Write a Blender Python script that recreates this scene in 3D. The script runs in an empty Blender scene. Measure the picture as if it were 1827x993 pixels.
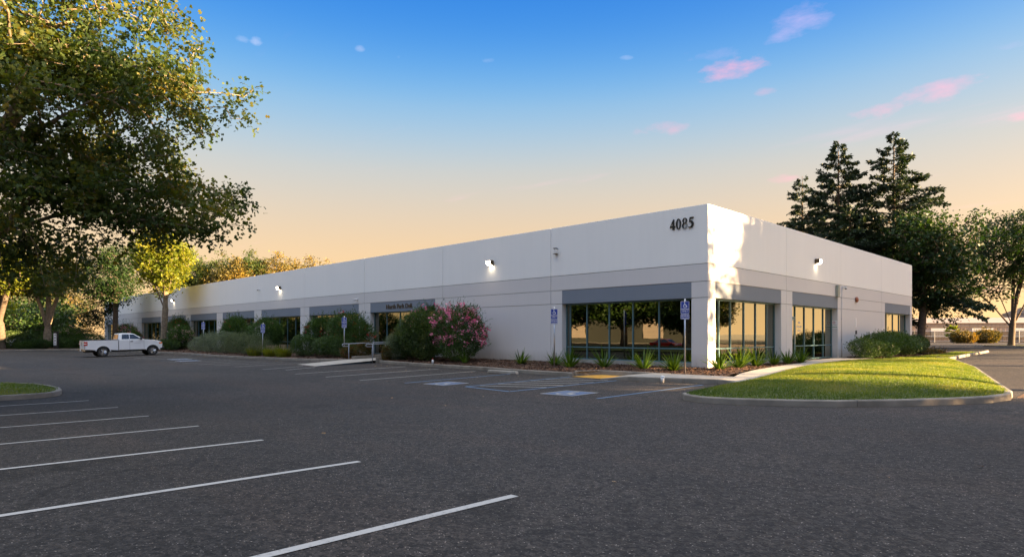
import bpy, bmesh, math, random
import numpy as np
from mathutils import Vector, Matrix

SC = bpy.context.scene
COL = SC.collection
rnd = random.Random(7)
RNG = np.random.default_rng(11)
pi = math.pi

# ------------------------------------------------------------------ camera
# World frame: building corner at the origin, long facade along -X (faces -Y),
# short facade along +Y (faces +X), building floor z = 0.
cd = bpy.data.cameras.new('camera')
cam = bpy.data.objects.new('camera', cd)
COL.objects.link(cam)
cam.location = (12.15, -23.08, 1.30)
cam.rotation_euler = (pi / 2, 0, math.radians(45.13))
cd.sensor_width = 36.0
cd.lens = 22.01
cd.shift_y = 0.0547
cd.clip_start = 0.1
cd.clip_end = 6000
SC.camera = cam

# ------------------------------------------------------------------ sky and sun
SUN_EL = math.radians(10.5)
SUN_AZ = math.atan2(0.88, 0.475)           # clockwise from +Y
SUN_DIR = Vector((math.sin(SUN_AZ) * math.cos(SUN_EL), math.cos(SUN_AZ) * math.cos(SUN_EL), math.sin(SUN_EL)))
SUN_STRENGTH = 5.0

SC.view_settings.view_transform = 'Standard'
SC.view_settings.look = 'None'
SC.view_settings.gamma = 1.0
SC.view_settings.use_curve_mapping = False
SC.view_settings.exposure = 3.1


def build_world():
    w = bpy.data.worlds.new('World')
    SC.world = w
    w.use_nodes = True
    nt = w.node_tree
    N, L = nt.nodes, nt.links
    N.clear()

    def nd(t, **k):
        n = N.new(t)
        for a, b in k.items():
            setattr(n, a, b)
        return n

    def math_(op, a, b=None, c=None):
        n = nd('ShaderNodeMath', operation=op)
        for i, v in enumerate((a, b, c)):
            if v is None:
                continue
            if isinstance(v, (int, float)):
                n.inputs[i].default_value = v
            else:
                L.new(v, n.inputs[i])
        return n.outputs[0]

    def mixc(fac, a, b, mode='MIX'):
        n = nd('ShaderNodeMixRGB', blend_type=mode)
        for i, v in enumerate((fac, a, b)):
            if isinstance(v, (int, float)):
                n.inputs[i].default_value = v
            elif isinstance(v, tuple):
                n.inputs[i].default_value = v
            else:
                L.new(v, n.inputs[i])
        return n.outputs[0]

    tc = nd('ShaderNodeTexCoord')
    D = tc.outputs['Generated']
    sep = nd('ShaderNodeSeparateXYZ')
    L.new(D, sep.inputs[0])
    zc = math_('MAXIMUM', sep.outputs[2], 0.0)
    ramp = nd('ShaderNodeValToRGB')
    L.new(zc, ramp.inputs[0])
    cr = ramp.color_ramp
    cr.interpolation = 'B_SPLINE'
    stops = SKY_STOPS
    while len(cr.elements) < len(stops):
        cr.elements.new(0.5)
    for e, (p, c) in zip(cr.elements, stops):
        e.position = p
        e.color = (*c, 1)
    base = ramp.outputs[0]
    # physical sky under the dusk colours
    sky = nd('ShaderNodeTexSky', sky_type='NISHITA')
    sky.sun_disc = False
    sky.sun_elevation = SUN_EL
    sky.sun_rotation = SUN_AZ
    nish = mixc(1.0, sky.outputs[0], (0.02, 0.02, 0.02, 1), 'MULTIPLY')
    # thin pink clouds, laid on a plane high above
    inv = math_('DIVIDE', 1.0, math_('MAXIMUM', sep.outputs[2], 0.05))
    vm = nd('ShaderNodeVectorMath', operation='SCALE')
    L.new(D, vm.inputs[0])
    L.new(inv, vm.inputs['Scale'])
    mp = nd('ShaderNodeMapping')
    mp.inputs['Rotation'].default_value = (0, 0, CLOUD['rot'])
    mp.inputs['Location'].default_value = CLOUD['loc']
    mp.inputs['Scale'].default_value = CLOUD['scale']
    L.new(vm.outputs[0], mp.inputs[0])
    n1 = nd('ShaderNodeTexNoise')
    n1.inputs['Scale'].default_value = CLOUD['noise']
    n1.inputs['Detail'].default_value = 5.0
    n1.inputs['Roughness'].default_value = 0.55
    n1.inputs['Distortion'].default_value = 0.3
    L.new(mp.outputs[0], n1.inputs[0])
    mr = nd('ShaderNodeMapRange')
    mr.interpolation_type = 'SMOOTHSTEP'
    L.new(n1.outputs[0], mr.inputs[0])
    mr.inputs[1].default_value = CLOUD['lo']
    mr.inputs[2].default_value = CLOUD['hi']
    low = nd('ShaderNodeMapRange')
    L.new(sep.outputs[2], low.inputs[0])
    low.inputs[1].default_value = 0.10
    low.inputs[2].default_value = 0.2
    cf = math_('MULTIPLY', mr.outputs[0], low.outputs[0])
    cf = math_('MULTIPLY', cf, CLOUD['amount'])
    col = mixc(cf, base, (*CLOUD['color'], 1))
    # single small clouds: each a soft ragged patch at its own bearing
    nz = nd('ShaderNodeTexNoise')
    nz.inputs['Scale'].default_value = 20.0
    nz.inputs['Detail'].default_value = 6.0
    nz.inputs['Roughness'].default_value = 0.6
    sq = nd('ShaderNodeVectorMath', operation='MULTIPLY')
    sq.inputs[1].default_value = (1, 1, 2.6)
    L.new(D, sq.inputs[0])
    L.new(sq.outputs[0], nz.inputs[0])
    nzc = math_('MULTIPLY', math_('SUBTRACT', nz.outputs[0], 0.5), 6.0)
    for az, el, wu, wv, tilt, amt, ccol in CLOUD_PATCHES:
        a_, e_ = math.radians(az), math.radians(el)
        dr = Vector((math.sin(a_) * math.cos(e_), math.cos(a_) * math.cos(e_), math.sin(e_)))
        rt = Vector((math.cos(a_), -math.sin(a_), 0))
        up = rt.cross(dr)
        ct, st_ = math.cos(math.radians(tilt)), math.sin(math.radians(tilt))
        ax = (rt * ct + up * st_) / math.radians(wu)
        ay = (up * ct - rt * st_) / math.radians(wv)
        ds = []
        for vv in (ax, ay, dr):
            q = nd('ShaderNodeVectorMath', operation='DOT_PRODUCT')
            L.new(D, q.inputs[0])
            q.inputs[1].default_value = vv
            ds.append(q.outputs['Value'])
        r2 = math_('ADD', math_('MULTIPLY', ds[0], ds[0]), math_('MULTIPLY', ds[1], ds[1]))
        f = math_('ADD', math_('SUBTRACT', 0.9, r2), nzc)
        f = math_('MULTIPLY', math_('MINIMUM', math_('MAXIMUM', math_('MULTIPLY', f, 0.34), 0.0), 1.0), math_('GREATER_THAN', ds[2], 0.0))
        f = math_('MULTIPLY', f, math_('MINIMUM', math_('MAXIMUM', math_('MULTIPLY', math_('SUBTRACT', 2.6, r2), 0.6), 0.0), 1.0))
        col = mixc(math_('MULTIPLY', f, amt), col, (*ccol, 1))
    # brightening towards the low sun
    dp = nd('ShaderNodeVectorMath', operation='DOT_PRODUCT')
    L.new(D, dp.inputs[0])
    dp.inputs[1].default_value = SUN_DIR
    ex = math_('MULTIPLY', math_('SUBTRACT', dp.outputs['Value'], 1.0), GLOW['k'])
    g = math_('MULTIPLY', math_('POWER', 2.71828, ex), GLOW['a'])
    hz = math_('POWER', 2.71828, math_('MULTIPLY', zc, -GLOW['h']))
    g = math_('MULTIPLY', g, hz)
    glow = nd('ShaderNodeVectorMath', operation='SCALE')
    glow.inputs[0].default_value = GLOW['color']
    L.new(g, glow.inputs['Scale'])
    tot = mixc(1.0, col, glow.outputs[0], 'ADD')
    tot = mixc(1.0, tot, nish, 'ADD')
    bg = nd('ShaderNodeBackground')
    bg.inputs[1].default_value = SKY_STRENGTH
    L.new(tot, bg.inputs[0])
    out = nd('ShaderNodeOutputWorld')
    L.new(bg.outputs[0], out.inputs[0])


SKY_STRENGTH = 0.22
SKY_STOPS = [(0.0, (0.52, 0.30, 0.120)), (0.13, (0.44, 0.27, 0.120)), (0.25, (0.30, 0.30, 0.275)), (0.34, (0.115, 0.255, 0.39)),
             (0.41, (0.022, 0.155, 0.40)), (0.48, (0.0, 0.10, 0.375)), (0.56, (0.0, 0.10, 0.36)), (0.76, (0.62, 0.70, 0.80)), (1.0, (1.6, 1.56, 1.5))]  # top stops, above the view, brightened to fill the shaded walls
CLOUD = dict(rot=0.35, loc=(0.6, 0.2, 0), scale=(0.55, 1.5, 1), noise=1.15, lo=0.60, hi=0.78, amount=0.2, color=(0.66, 0.32, 0.40))
GLOW = dict(k=3.0, a=1.3, h=5.5, color=(1.0, 0.62, 0.32))
CLOUD_PATCHES = [  # bearing, height, half width, half height (degrees), tilt, density, colour
    (-25.7, 21.8, 3.00, 0.82, 6, 0.95, (0.62, 0.24, 0.32)),
    (-20.7, 24.3, 2.71, 1.03, 15, 0.6, (0.42, 0.30, 0.50)),
    (-23.3, 19.8, 0.95, 0.33, 0, 0.5, (0.62, 0.24, 0.32)),
    (-12.5, 17.5, 3.97, 0.73, 10, 0.75, (0.62, 0.24, 0.32)),
    (-31.7, 17.7, 2.39, 0.60, 0, 0.5, (0.62, 0.24, 0.32)),
    (-67.3, 23.4, 0.62, 0.38, 0, 0.7, (0.62, 0.55, 0.62)),
    (-68.4, 23.4, 0.57, 0.28, 0, 0.3, (0.6, 0.55, 0.62)),
    (-55.4, 23.6, 0.30, 0.20, 0, 0.45, (0.6, 0.55, 0.62)),
    (-58.8, 23.9, 0.40, 0.25, 0, 0.3, (0.6, 0.55, 0.62)),
    (-54.7, 24.8, 0.66, 0.20, -10, 0.3, (0.6, 0.55, 0.62)),
    (-47.4, 23.6, 0.62, 0.21, 0, 0.3, (0.6, 0.55, 0.62)),
    (-6.2, 15.1, 1.44, 0.36, -4, 0.9, (0.62, 0.24, 0.32)),
    (-21.8, 12.9, 1.22, 0.33, 0, 0.6, (0.62, 0.24, 0.32)),
    (-10.0, 5.0, 3.15, 1.09, 0, 0.8, (0.80, 0.34, 0.13)),
    (-9.0, 3.4, 2.48, 0.41, 0, 0.5, (0.62, 0.24, 0.32)),
    (-27.4, 23.2, 2.69, 0.59, 0, 0.35, (0.42, 0.30, 0.50)),
    (-7.0, 19.9, 1.21, 0.32, 0, 0.3, (0.42, 0.30, 0.50)),
    (-34.8, 23.5, 0.61, 0.20, 0, 0.3, (0.75, 0.66, 0.72))]
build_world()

sl = bpy.data.lights.new('sun', 'SUN')
sl.energy = SUN_STRENGTH
sl.angle = math.radians(0.5)
sl.color = (1.0, 0.66, 0.34)
so = bpy.data.objects.new('sun', sl)
COL.objects.link(so)
so.rotation_euler = SUN_DIR.to_track_quat('Z', 'Y').to_euler()


# ------------------------------------------------------------------ helpers
def tag(o, label=None, cat=None, group=None, kind=None):
    if label:
        o['label'] = label
    if cat:
        o['category'] = cat
    if group:
        o['group'] = group
    if kind:
        o['kind'] = kind
    return o


def empty(name, loc=(0, 0, 0), rz=0.0, parent=None):
    o = bpy.data.objects.new(name, None)
    COL.objects.link(o)
    o.location = loc
    o.rotation_euler = (0, 0, rz)
    o.empty_display_size = 0.2
    if parent:
        o.parent = parent
    return o


def link(name, me, mat=None, parent=None):
    o = bpy.data.objects.new(name, me)
    COL.objects.link(o)
    if mat is not None:
        for m in (mat if isinstance(mat, (list, tuple)) else [mat]):
            me.materials.append(m)
    if parent is not None:
        o.parent = parent
    return o


def np_mesh(name, V, F, smooth=False):
    """V (n,3), F (m,k) of one polygon size"""
    me = bpy.data.meshes.new(name)
    V = np.asarray(V, dtype=np.float32)
    F = np.asarray(F, dtype=np.int32)
    k = F.shape[1]
    me.vertices.add(len(V))
    me.vertices.foreach_set('co', V.ravel())
    me.loops.add(F.size)
    me.loops.foreach_set('vertex_index', F.ravel())
    me.polygons.add(len(F))
    me.polygons.foreach_set('loop_start', np.arange(0, F.size, k, dtype=np.int32))
    me.polygons.foreach_set('loop_total', np.full(len(F), k, dtype=np.int32))
    if smooth:
        me.polygons.foreach_set('use_smooth', np.ones(len(F), dtype=bool))
    me.update(calc_edges=True)
    return me


def py_mesh(name, V, F, smooth=False):
    me = bpy.data.meshes.new(name)
    me.from_pydata([tuple(v) for v in V], [], [tuple(f) for f in F])
    if smooth:
        for p in me.polygons:
            p.use_smooth = True
    me.update()
    return me


class MB:
    """collects simple solids into one mesh"""

    def __init__(self):
        self.v, self.f, self.mi = [], [], []

    def add(self, V, F, mi=0):
        b = len(self.v)
        self.v += [tuple(v) for v in V]
        self.f += [tuple(i + b for i in f) for f in F]
        self.mi += [mi] * len(F)
        return self

    def box(self, x0, x1, y0, y1, z0, z1, mi=0):
        V = [(x, y, z) for z in (z0, z1) for y in (y0, y1) for x in (x0, x1)]
        return self.add(V, [(0, 2, 3, 1), (4, 5, 7, 6), (0, 1, 5, 4), (2, 6, 7, 3), (0, 4, 6, 2), (1, 3, 7, 5)], mi)

    def quad(self, a, b, c, d, mi=0):
        return self.add([a, b, c, d], [(0, 1, 2, 3)], mi)

    def tube(self, pts, r, n=8, mi=0, cap=True):
        pts = [Vector(p) for p in pts]
        rs = r if isinstance(r, (list, tuple)) else [r] * len(pts)
        V, F = [], []
        up = None
        for i, p in enumerate(pts):
            d = (pts[min(i + 1, len(pts) - 1)] - pts[max(i - 1, 0)]).normalized()
            if up is None:
                up = d.orthogonal().normalized()
            up = (up - d * up.dot(d)).normalized()
            s = d.cross(up)
            for k in range(n):
                a = 2 * pi * k / n
                V.append(p + (up * math.cos(a) + s * math.sin(a)) * rs[i])
        for i in range(len(pts) - 1):
            for k in range(n):
                F.append((i * n + k, i * n + (k + 1) % n, (i + 1) * n + (k + 1) % n, (i + 1) * n + k))
        if cap:
            F.append(tuple(range(n - 1, -1, -1)))
            F.append(tuple((len(pts) - 1) * n + k for k in range(n)))
        return self.add(V, F, mi)

    def lathe(self, prof, n=16, axis='z', c=(0, 0, 0), mi=0):
        V, F = [], []
        for r, h in prof:
            for k in range(n):
                a = 2 * pi * k / n
                if axis == 'z':
                    V.append((c[0] + r * math.cos(a), c[1] + r * math.sin(a), c[2] + h))
                elif axis == 'y':
                    V.append((c[0] + r * math.cos(a), c[1] + h, c[2] + r * math.sin(a)))
                else:
                    V.append((c[0] + h, c[1] + r * math.cos(a), c[2] + r * math.sin(a)))
        m = len(prof)
        for i in range(m - 1):
            for k in range(n):
                F.append((i * n + k, i * n + (k + 1) % n, (i + 1) * n + (k + 1) % n, (i + 1) * n + k))
        F.append(tuple(range(n - 1, -1, -1)))
        F.append(tuple((m - 1) * n + k for k in range(n)))
        return self.add(V, F, mi)

    def prism(self, poly, y0, y1, mi=0):
        """polygon in x,z extruded along y"""
        n = len(poly)
        V = [(x, y0, z) for x, z in poly] + [(x, y1, z) for x, z in poly]
        F = [tuple(range(n)), tuple(range(2 * n - 1, n - 1, -1))]
        F += [(i, i + n, (i + 1) % n + n, (i + 1) % n) for i in range(n)]
        return self.add(V, F, mi)

    def slab(self, poly, z0, z1, mi=0):
        """polygon in x,y extruded along z"""
        n = len(poly)
        V = [(x, y, z0) for x, y in poly] + [(x, y, z1) for x, y in poly]
        F = [tuple(range(n - 1, -1, -1)), tuple(range(n, 2 * n))]
        F += [(i, (i + 1) % n, (i + 1) % n + n, i + n) for i in range(n)]
        return self.add(V, F, mi)

    def obj(self, name, mat, parent=None, smooth=False, bevel=0.0, seg=1, weld=True):
        me = bpy.data.meshes.new(name)
        me.from_pydata(self.v, [], self.f)
        me.polygons.foreach_set('material_index', self.mi)
        bm = bmesh.new()
        bm.from_mesh(me)
        bmesh.ops.recalc_face_normals(bm, faces=bm.faces)
        if bevel > 0:
            es = [e for e in bm.edges if len(e.link_faces) == 2 and e.calc_face_angle(0) > 0.5]
            bmesh.ops.bevel(bm, geom=es, offset=bevel, segments=seg, affect='EDGES', profile=0.5, clamp_overlap=True)
        bm.to_mesh(me)
        bm.free()
        if smooth:
            for p in me.polygons:
                p.use_smooth = True
        me.update()
        return link(name, me, mat, parent)


def copy_tree(o, parent=None):
    c = o.copy()
    COL.objects.link(c)
    if parent is not None:
        c.parent = parent
    for ch in list(o.children):
        copy_tree(ch, c)
    return c


# ------------------------------------------------------------------ materials
def new_mat(name):
    m = bpy.data.materials.new(name)
    m.use_nodes = True
    nt = m.node_tree
    nt.nodes.clear()
    out = nt.nodes.new('ShaderNodeOutputMaterial')
    return m, nt, out


def plain(name, col, rough=0.6, metal=0.0, var=0.12, scale=6.0, bump=0.0, bscale=60.0, spec=0.5, detail=4.0, coat=0.0):
    m, nt, out = new_mat(name)
    N, L = nt.nodes, nt.links
    b = N.new('ShaderNodeBsdfPrincipled')
    b.inputs['Roughness'].default_value = rough
    b.inputs['Metallic'].default_value = metal
    b.inputs['Specular IOR Level'].default_value = spec
    b.inputs['Coat Weight'].default_value = coat
    b.inputs['Coat Roughness'].default_value = 0.05
    tc = N.new('ShaderNodeTexCoord')
    n = N.new('ShaderNodeTexNoise')
    n.inputs['Scale'].default_value = scale
    n.inputs['Detail'].default_value = detail
    L.new(tc.outputs['Object'], n.inputs[0])
    r = N.new('ShaderNodeValToRGB')
    r.color_ramp.elements[0].position = 0.3
    r.color_ramp.elements[1].position = 0.7
    r.color_ramp.elements[0].color = (*[c * (1 - var) for c in col], 1)
    r.color_ramp.elements[1].color = (*[min(1, c * (1 + var)) for c in col], 1)
    L.new(n.outputs[0], r.inputs[0])
    L.new(r.outputs[0], b.inputs['Base Color'])
    if bump > 0:
        n2 = N.new('ShaderNodeTexNoise')
        n2.inputs['Scale'].default_value = bscale
        n2.inputs['Detail'].default_value = 3
        L.new(tc.outputs['Object'], n2.inputs[0])
        bp = N.new('ShaderNodeBump')
        bp.inputs['Strength'].default_value = bump
        bp.inputs['Distance'].default_value = 0.02
        L.new(n2.outputs[0], bp.inputs['Height'])
        L.new(bp.outputs[0], b.inputs['Normal'])
    L.new(b.outputs[0], out.inputs[0])
    return m


def emitter(name, col, strength):
    m, nt, out = new_mat(name)
    e = nt.nodes.new('ShaderNodeEmission')
    e.inputs[0].default_value = (*col, 1)
    e.inputs[1].default_value = strength
    nt.links.new(e.outputs[0], out.inputs[0])
    return m


def leafy(name, cols, trans=0.35, tcol=None, clump=0.6, rough=0.5):
    """leaf material: hue per leaf and per clump, light passes through the blades"""
    m, nt, out = new_mat(name)
    N, L = nt.nodes, nt.links
    geo = N.new('ShaderNodeNewGeometry')
    tc = N.new('ShaderNodeTexCoord')
    n = N.new('ShaderNodeTexNoise')
    n.inputs['Scale'].default_value = clump
    n.inputs['Detail'].default_value = 2
    L.new(tc.outputs['Object'], n.inputs[0])
    a = N.new('ShaderNodeMath')
    a.operation = 'MULTIPLY_ADD'
    a.inputs[1].default_value = 0.45
    L.new(geo.outputs['Random Per Island'], a.inputs[0])
    s = N.new('ShaderNodeMath')
    s.operation = 'MULTIPLY_ADD'
    s.inputs[1].default_value = 1.5
    s.inputs[2].default_value = -0.5
    L.new(n.outputs[0], s.inputs[0])
    L.new(s.outputs[0], a.inputs[2])
    r = N.new('ShaderNodeValToRGB')
    while len(r.color_ramp.elements) < len(cols):
        r.color_ramp.elements.new(0.5)
    for i, (e, c) in enumerate(zip(r.color_ramp.elements, cols)):
        e.position = 0.1 + 0.8 * i / max(1, len(cols) - 1)
        e.color = (*c, 1)
    L.new(a.outputs[0], r.inputs[0])
    d = N.new('ShaderNodeBsdfPrincipled')
    d.inputs['Roughness'].default_value = rough
    d.inputs['Specular IOR Level'].default_value = 0.3
    L.new(r.outputs[0], d.inputs['Base Color'])
    t = N.new('ShaderNodeBsdfTranslucent')
    g = N.new('ShaderNodeMixRGB')
    g.blend_type = 'MULTIPLY'
    g.inputs[0].default_value = 1.0
    g.inputs[2].default_value = (*(tcol or (1.9, 1.7, 0.5)), 1)
    L.new(r.outputs[0], g.inputs[1])
    L.new(g.outputs[0], t.inputs[0])
    mx = N.new('ShaderNodeMixShader')
    mx.inputs[0].default_value = trans
    L.new(d.outputs[0], mx.inputs[1])
    L.new(t.outputs[0], mx.inputs[2])
    L.new(mx.outputs[0], out.inputs[0])
    return m


def wall_paint(name, col, streak=0.05):
    """painted tilt-up concrete: soft blotches, faint rain streaks, fine sandy relief"""
    m, nt, out = new_mat(name)
    N, L = nt.nodes, nt.links
    b = N.new('ShaderNodeBsdfPrincipled')
    b.inputs['Roughness'].default_value = 0.75
    b.inputs['Specular IOR Level'].default_value = 0.25
    tc = N.new('ShaderNodeTexCoord')
    mp = N.new('ShaderNodeMapping')
    mp.inputs['Scale'].default_value = (3.0, 3.0, 0.18)
    L.new(tc.outputs['Object'], mp.inputs[0])
    n1 = N.new('ShaderNodeTexNoise')
    n1.inputs['Scale'].default_value = 1.6
    n1.inputs['Detail'].default_value = 6
    L.new(mp.outputs[0], n1.inputs[0])
    n2 = N.new('ShaderNodeTexNoise')
    n2.inputs['Scale'].default_value = 0.45
    n2.inputs['Detail'].default_value = 4
    L.new(tc.outputs['Object'], n2.inputs[0])
    ad = N.new('ShaderNodeMath')
    ad.operation = 'ADD'
    L.new(n1.outputs[0], ad.inputs[0])
    L.new(n2.outputs[0], ad.inputs[1])
    r = N.new('ShaderNodeValToRGB')
    r.color_ramp.elements[0].position = 0.25
    r.color_ramp.elements[1].position = 0.62
    r.color_ramp.elements[0].color = (*[c * (1 - streak * 2) for c in col], 1)
    r.color_ramp.elements[1].color = (*col, 1)
    hl = N.new('ShaderNodeMath')
    hl.operation = 'MULTIPLY'
    hl.inputs[1].default_value = 0.5
    L.new(ad.outputs[0], hl.inputs[0])
    L.new(hl.outputs[0], r.inputs[0])
    # splash dirt along the foot of the wall
    sx = N.new('ShaderNodeSeparateXYZ')
    L.new(tc.outputs['Object'], sx.inputs[0])
    fz = N.new('ShaderNodeMapRange')
    fz.inputs[1].default_value = -.1
    fz.inputs[2].default_value = .55
    fz.inputs[3].default_value = 1.0
    fz.inputs[4].default_value = 0.0
    L.new(sx.outputs[2], fz.inputs[0])
    fm = N.new('ShaderNodeMath')
    fm.operation = 'MULTIPLY'
    L.new(fz.outputs[0], fm.inputs[0])
    L.new(n1.outputs[0], fm.inputs[1])
    dm = N.new('ShaderNodeMixRGB')
    L.new(fm.outputs[0], dm.inputs[0])
    L.new(r.outputs[0], dm.inputs[1])
    dm.inputs[2].default_value = (0.30, 0.25, 0.20, 1)
    L.new(dm.outputs[0], b.inputs['Base Color'])
    n3 = N.new('ShaderNodeTexNoise')
    n3.inputs['Scale'].default_value = 14
    n3.inputs['Detail'].default_value = 6
    L.new(tc.outputs['Object'], n3.inputs[0])
    bp = N.new('ShaderNodeBump')
    bp.inputs['Strength'].default_value = 0.12
    bp.inputs['Distance'].default_value = 0.02
    L.new(n3.outputs[0], bp.inputs['Height'])
    L.new(bp.outputs[0], b.inputs['Normal'])
    L.new(b.outputs[0], out.inputs[0])
    return m


def asphalt_mat(name='asphalt', tint=(1, 1, 1)):
    m, nt, out = new_mat(name)
    N, L = nt.nodes, nt.links
    b = N.new('ShaderNodeBsdfPrincipled')
    b.inputs['Roughness'].default_value = 0.85
    b.inputs['Specular IOR Level'].default_value = 0.3
    tc = N.new('ShaderNodeTexCoord')
    P = tc.outputs['Object']

    def noise(scale, detail=4, rough=0.6):
        n = N.new('ShaderNodeTexNoise')
        n.inputs['Scale'].default_value = scale
        n.inputs['Detail'].default_value = detail
        n.inputs['Roughness'].default_value = rough
        L.new(P, n.inputs[0])
        return n.outputs[0]

    def rampf(src, p0, c0, p1, c1):
        r = N.new('ShaderNodeValToRGB')
        r.color_ramp.elements[0].position = p0
        r.color_ramp.elements[1].position = p1
        r.color_ramp.elements[0].color = (*c0, 1)
        r.color_ramp.elements[1].color = (*c1, 1)
        L.new(src, r.inputs[0])
        return r.outputs[0]

    def mix(f, a, c, mode='MIX'):
        n = N.new('ShaderNodeMixRGB')
        n.blend_type = mode
        for i, v in enumerate((f, a, c)):
            if isinstance(v, float):
                n.inputs[i].default_value = v
            else:
                L.new(v, n.inputs[i])
        return n.outputs[0]
    base = rampf(noise(0.16, 5), 0.3, (0.027, 0.0255, 0.025), 0.7, (0.039, 0.0365, 0.0355))
    spread = rampf(noise(1.7, 5, 0.7), 0.35, (0.82, 0.82, 0.84), 0.68, (1.12, 1.10, 1.08))
    col = mix(1.0, base, spread, 'MULTIPLY')
    # aggregate: chips of stone, a few of them pale
    vo = N.new('ShaderNodeTexVoronoi')
    vo.inputs['Scale'].default_value = 62
    L.new(P, vo.inputs[0])
    sep = N.new('ShaderNodeSeparateColor')
    L.new(vo.outputs['Color'], sep.inputs[0])
    chips = rampf(sep.outputs[0], 0.0, (0.45, 0.45, 0.46), 1.0, (1.55, 1.53, 1.5))
    col = mix(1.0, col, chips, 'MULTIPLY')
    pale = rampf(sep.outputs[1], 0.935, (0, 0, 0), 0.945, (1, 1, 1))
    near = rampf(vo.outputs['Distance'], 0.25, (1, 1, 1), 0.45, (0, 0, 0))
    pm = mix(1.0, pale, near, 'MULTIPLY')
    cc = N.new('ShaderNodeMixRGB')
    L.new(pm, cc.inputs[0])
    L.new(col, cc.inputs[1])
    cc.inputs[2].default_value = (0.26, 0.245, 0.23, 1)
    v2 = N.new('ShaderNodeTexVoronoi')
    v2.inputs['Scale'].default_value = 23
    L.new(P, v2.inputs[0])
    s2 = N.new('ShaderNodeSeparateColor')
    L.new(v2.outputs['Color'], s2.inputs[0])
    coarse = rampf(s2.outputs[0], 0.0, (0.50, 0.50, 0.51), 1.0, (1.55, 1.52, 1.49))
    col = mix(1.0, cc.outputs[0], coarse, 'MULTIPLY')
    # worn reddish tracks and dark oil spots
    mp = N.new('ShaderNodeMapping')
    mp.inputs['Scale'].default_value = (0.06, 0.5, 1)
    L.new(P, mp.inputs[0])
    tr = N.new('ShaderNodeTexNoise')
    tr.inputs['Scale'].default_value = 1.0
    tr.inputs['Detail'].default_value = 5
    L.new(mp.outputs[0], tr.inputs[0])
    trk = rampf(tr.outputs[0], 0.52, (1, 1, 1), 0.68, (1.22, 1.10, 1.02))
    col = mix(1.0, col, trk, 'MULTIPLY')
    # hairline cracks, only in places, and dark drips
    wp = N.new('ShaderNodeTexNoise')
    wp.inputs['Scale'].default_value = 0.8
    wp.inputs['Detail'].default_value = 4
    L.new(P, wp.inputs[0])
    wv = N.new('ShaderNodeVectorMath')
    wv.operation = 'MULTIPLY_ADD'
    L.new(wp.outputs['Color'], wv.inputs[0])
    wv.inputs[1].default_value = (1.6, 1.6, 0)
    L.new(P, wv.inputs[2])
    ck = N.new('ShaderNodeTexVoronoi')
    ck.feature = 'DISTANCE_TO_EDGE'
    ck.inputs['Scale'].default_value = 0.17
    L.new(wv.outputs[0], ck.inputs[0])
    crack = rampf(ck.outputs['Distance'], 0.0025, (0.42, 0.42, 0.42), 0.006, (1, 1, 1))
    where = rampf(noise(0.09, 2), 0.48, (0, 0, 0), 0.56, (1, 1, 1))
    cm = N.new('ShaderNodeMixRGB')
    L.new(where, cm.inputs[0])
    cm.inputs[1].default_value = (1, 1, 1, 1)
    L.new(crack, cm.inputs[2])
    col = mix(1.0, col, cm.outputs[0], 'MULTIPLY')
    oil = rampf(noise(0.55, 3, 0.5), 0.66, (1, 1, 1), 0.74, (0.62, 0.61, 0.60))
    col = mix(1.0, col, oil, 'MULTIPLY')
    pale_ = rampf(noise(0.07, 4, 0.6), 0.42, (0.86, 0.86, 0.87), 0.64, (1.2, 1.17, 1.14))
    col = mix(1.0, col, pale_, 'MULTIPLY')
    tn = N.new('ShaderNodeMixRGB')
    tn.blend_type = 'MULTIPLY'
    tn.inputs[0].default_value = 1.0
    L.new(col, tn.inputs[1])
    tn.inputs[2].default_value = (*tint, 1)
    L.new(tn.outputs[0], b.inputs['Base Color'])
    bp = N.new('ShaderNodeBump')
    bp.inputs['Strength'].default_value = 0.55
    bp.inputs['Distance'].default_value = 0.012
    L.new(vo.outputs['Distance'], bp.inputs['Height'])
    L.new(bp.outputs[0], b.inputs['Normal'])
    L.new(b.outputs[0], out.inputs[0])
    return m


def worn_paint(name, col, wear=0.45, under=(0.06, 0.058, 0.06)):
    m, nt, out = new_mat(name)
    N, L = nt.nodes, nt.links
    b = N.new('ShaderNodeBsdfPrincipled')
    b.inputs['Roughness'].default_value = 0.8
    tc = N.new('ShaderNodeTexCoord')
    n = N.new('ShaderNodeTexNoise')
    n.inputs['Scale'].default_value = 26
    n.inputs['Detail'].default_value = 6
    n.inputs['Roughness'].default_value = 0.75
    L.new(tc.outputs['Object'], n.inputs[0])
    n2 = N.new('ShaderNodeTexNoise')
    n2.inputs['Scale'].default_value = 0.9
    n2.inputs['Detail'].default_value = 3
    L.new(tc.outputs['Object'], n2.inputs[0])
    a = N.new('ShaderNodeMath')
    a.operation = 'MULTIPLY_ADD'
    a.inputs[1].default_value = 0.55
    L.new(n2.outputs[0], a.inputs[0])
    L.new(n.outputs[0], a.inputs[2])
    r = N.new('ShaderNodeValToRGB')
    r.color_ramp.elements[0].position = wear + 0.1
    r.color_ramp.elements[1].position = wear + 0.32
    r.color_ramp.elements[0].color = (*under, 1)
    r.color_ramp.elements[1].color = (*col, 1)
    L.new(a.outputs[0], r.inputs[0])
    L.new(r.outputs[0], b.inputs['Base Color'])
    L.new(b.outputs[0], out.inputs[0])
    return m


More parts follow.
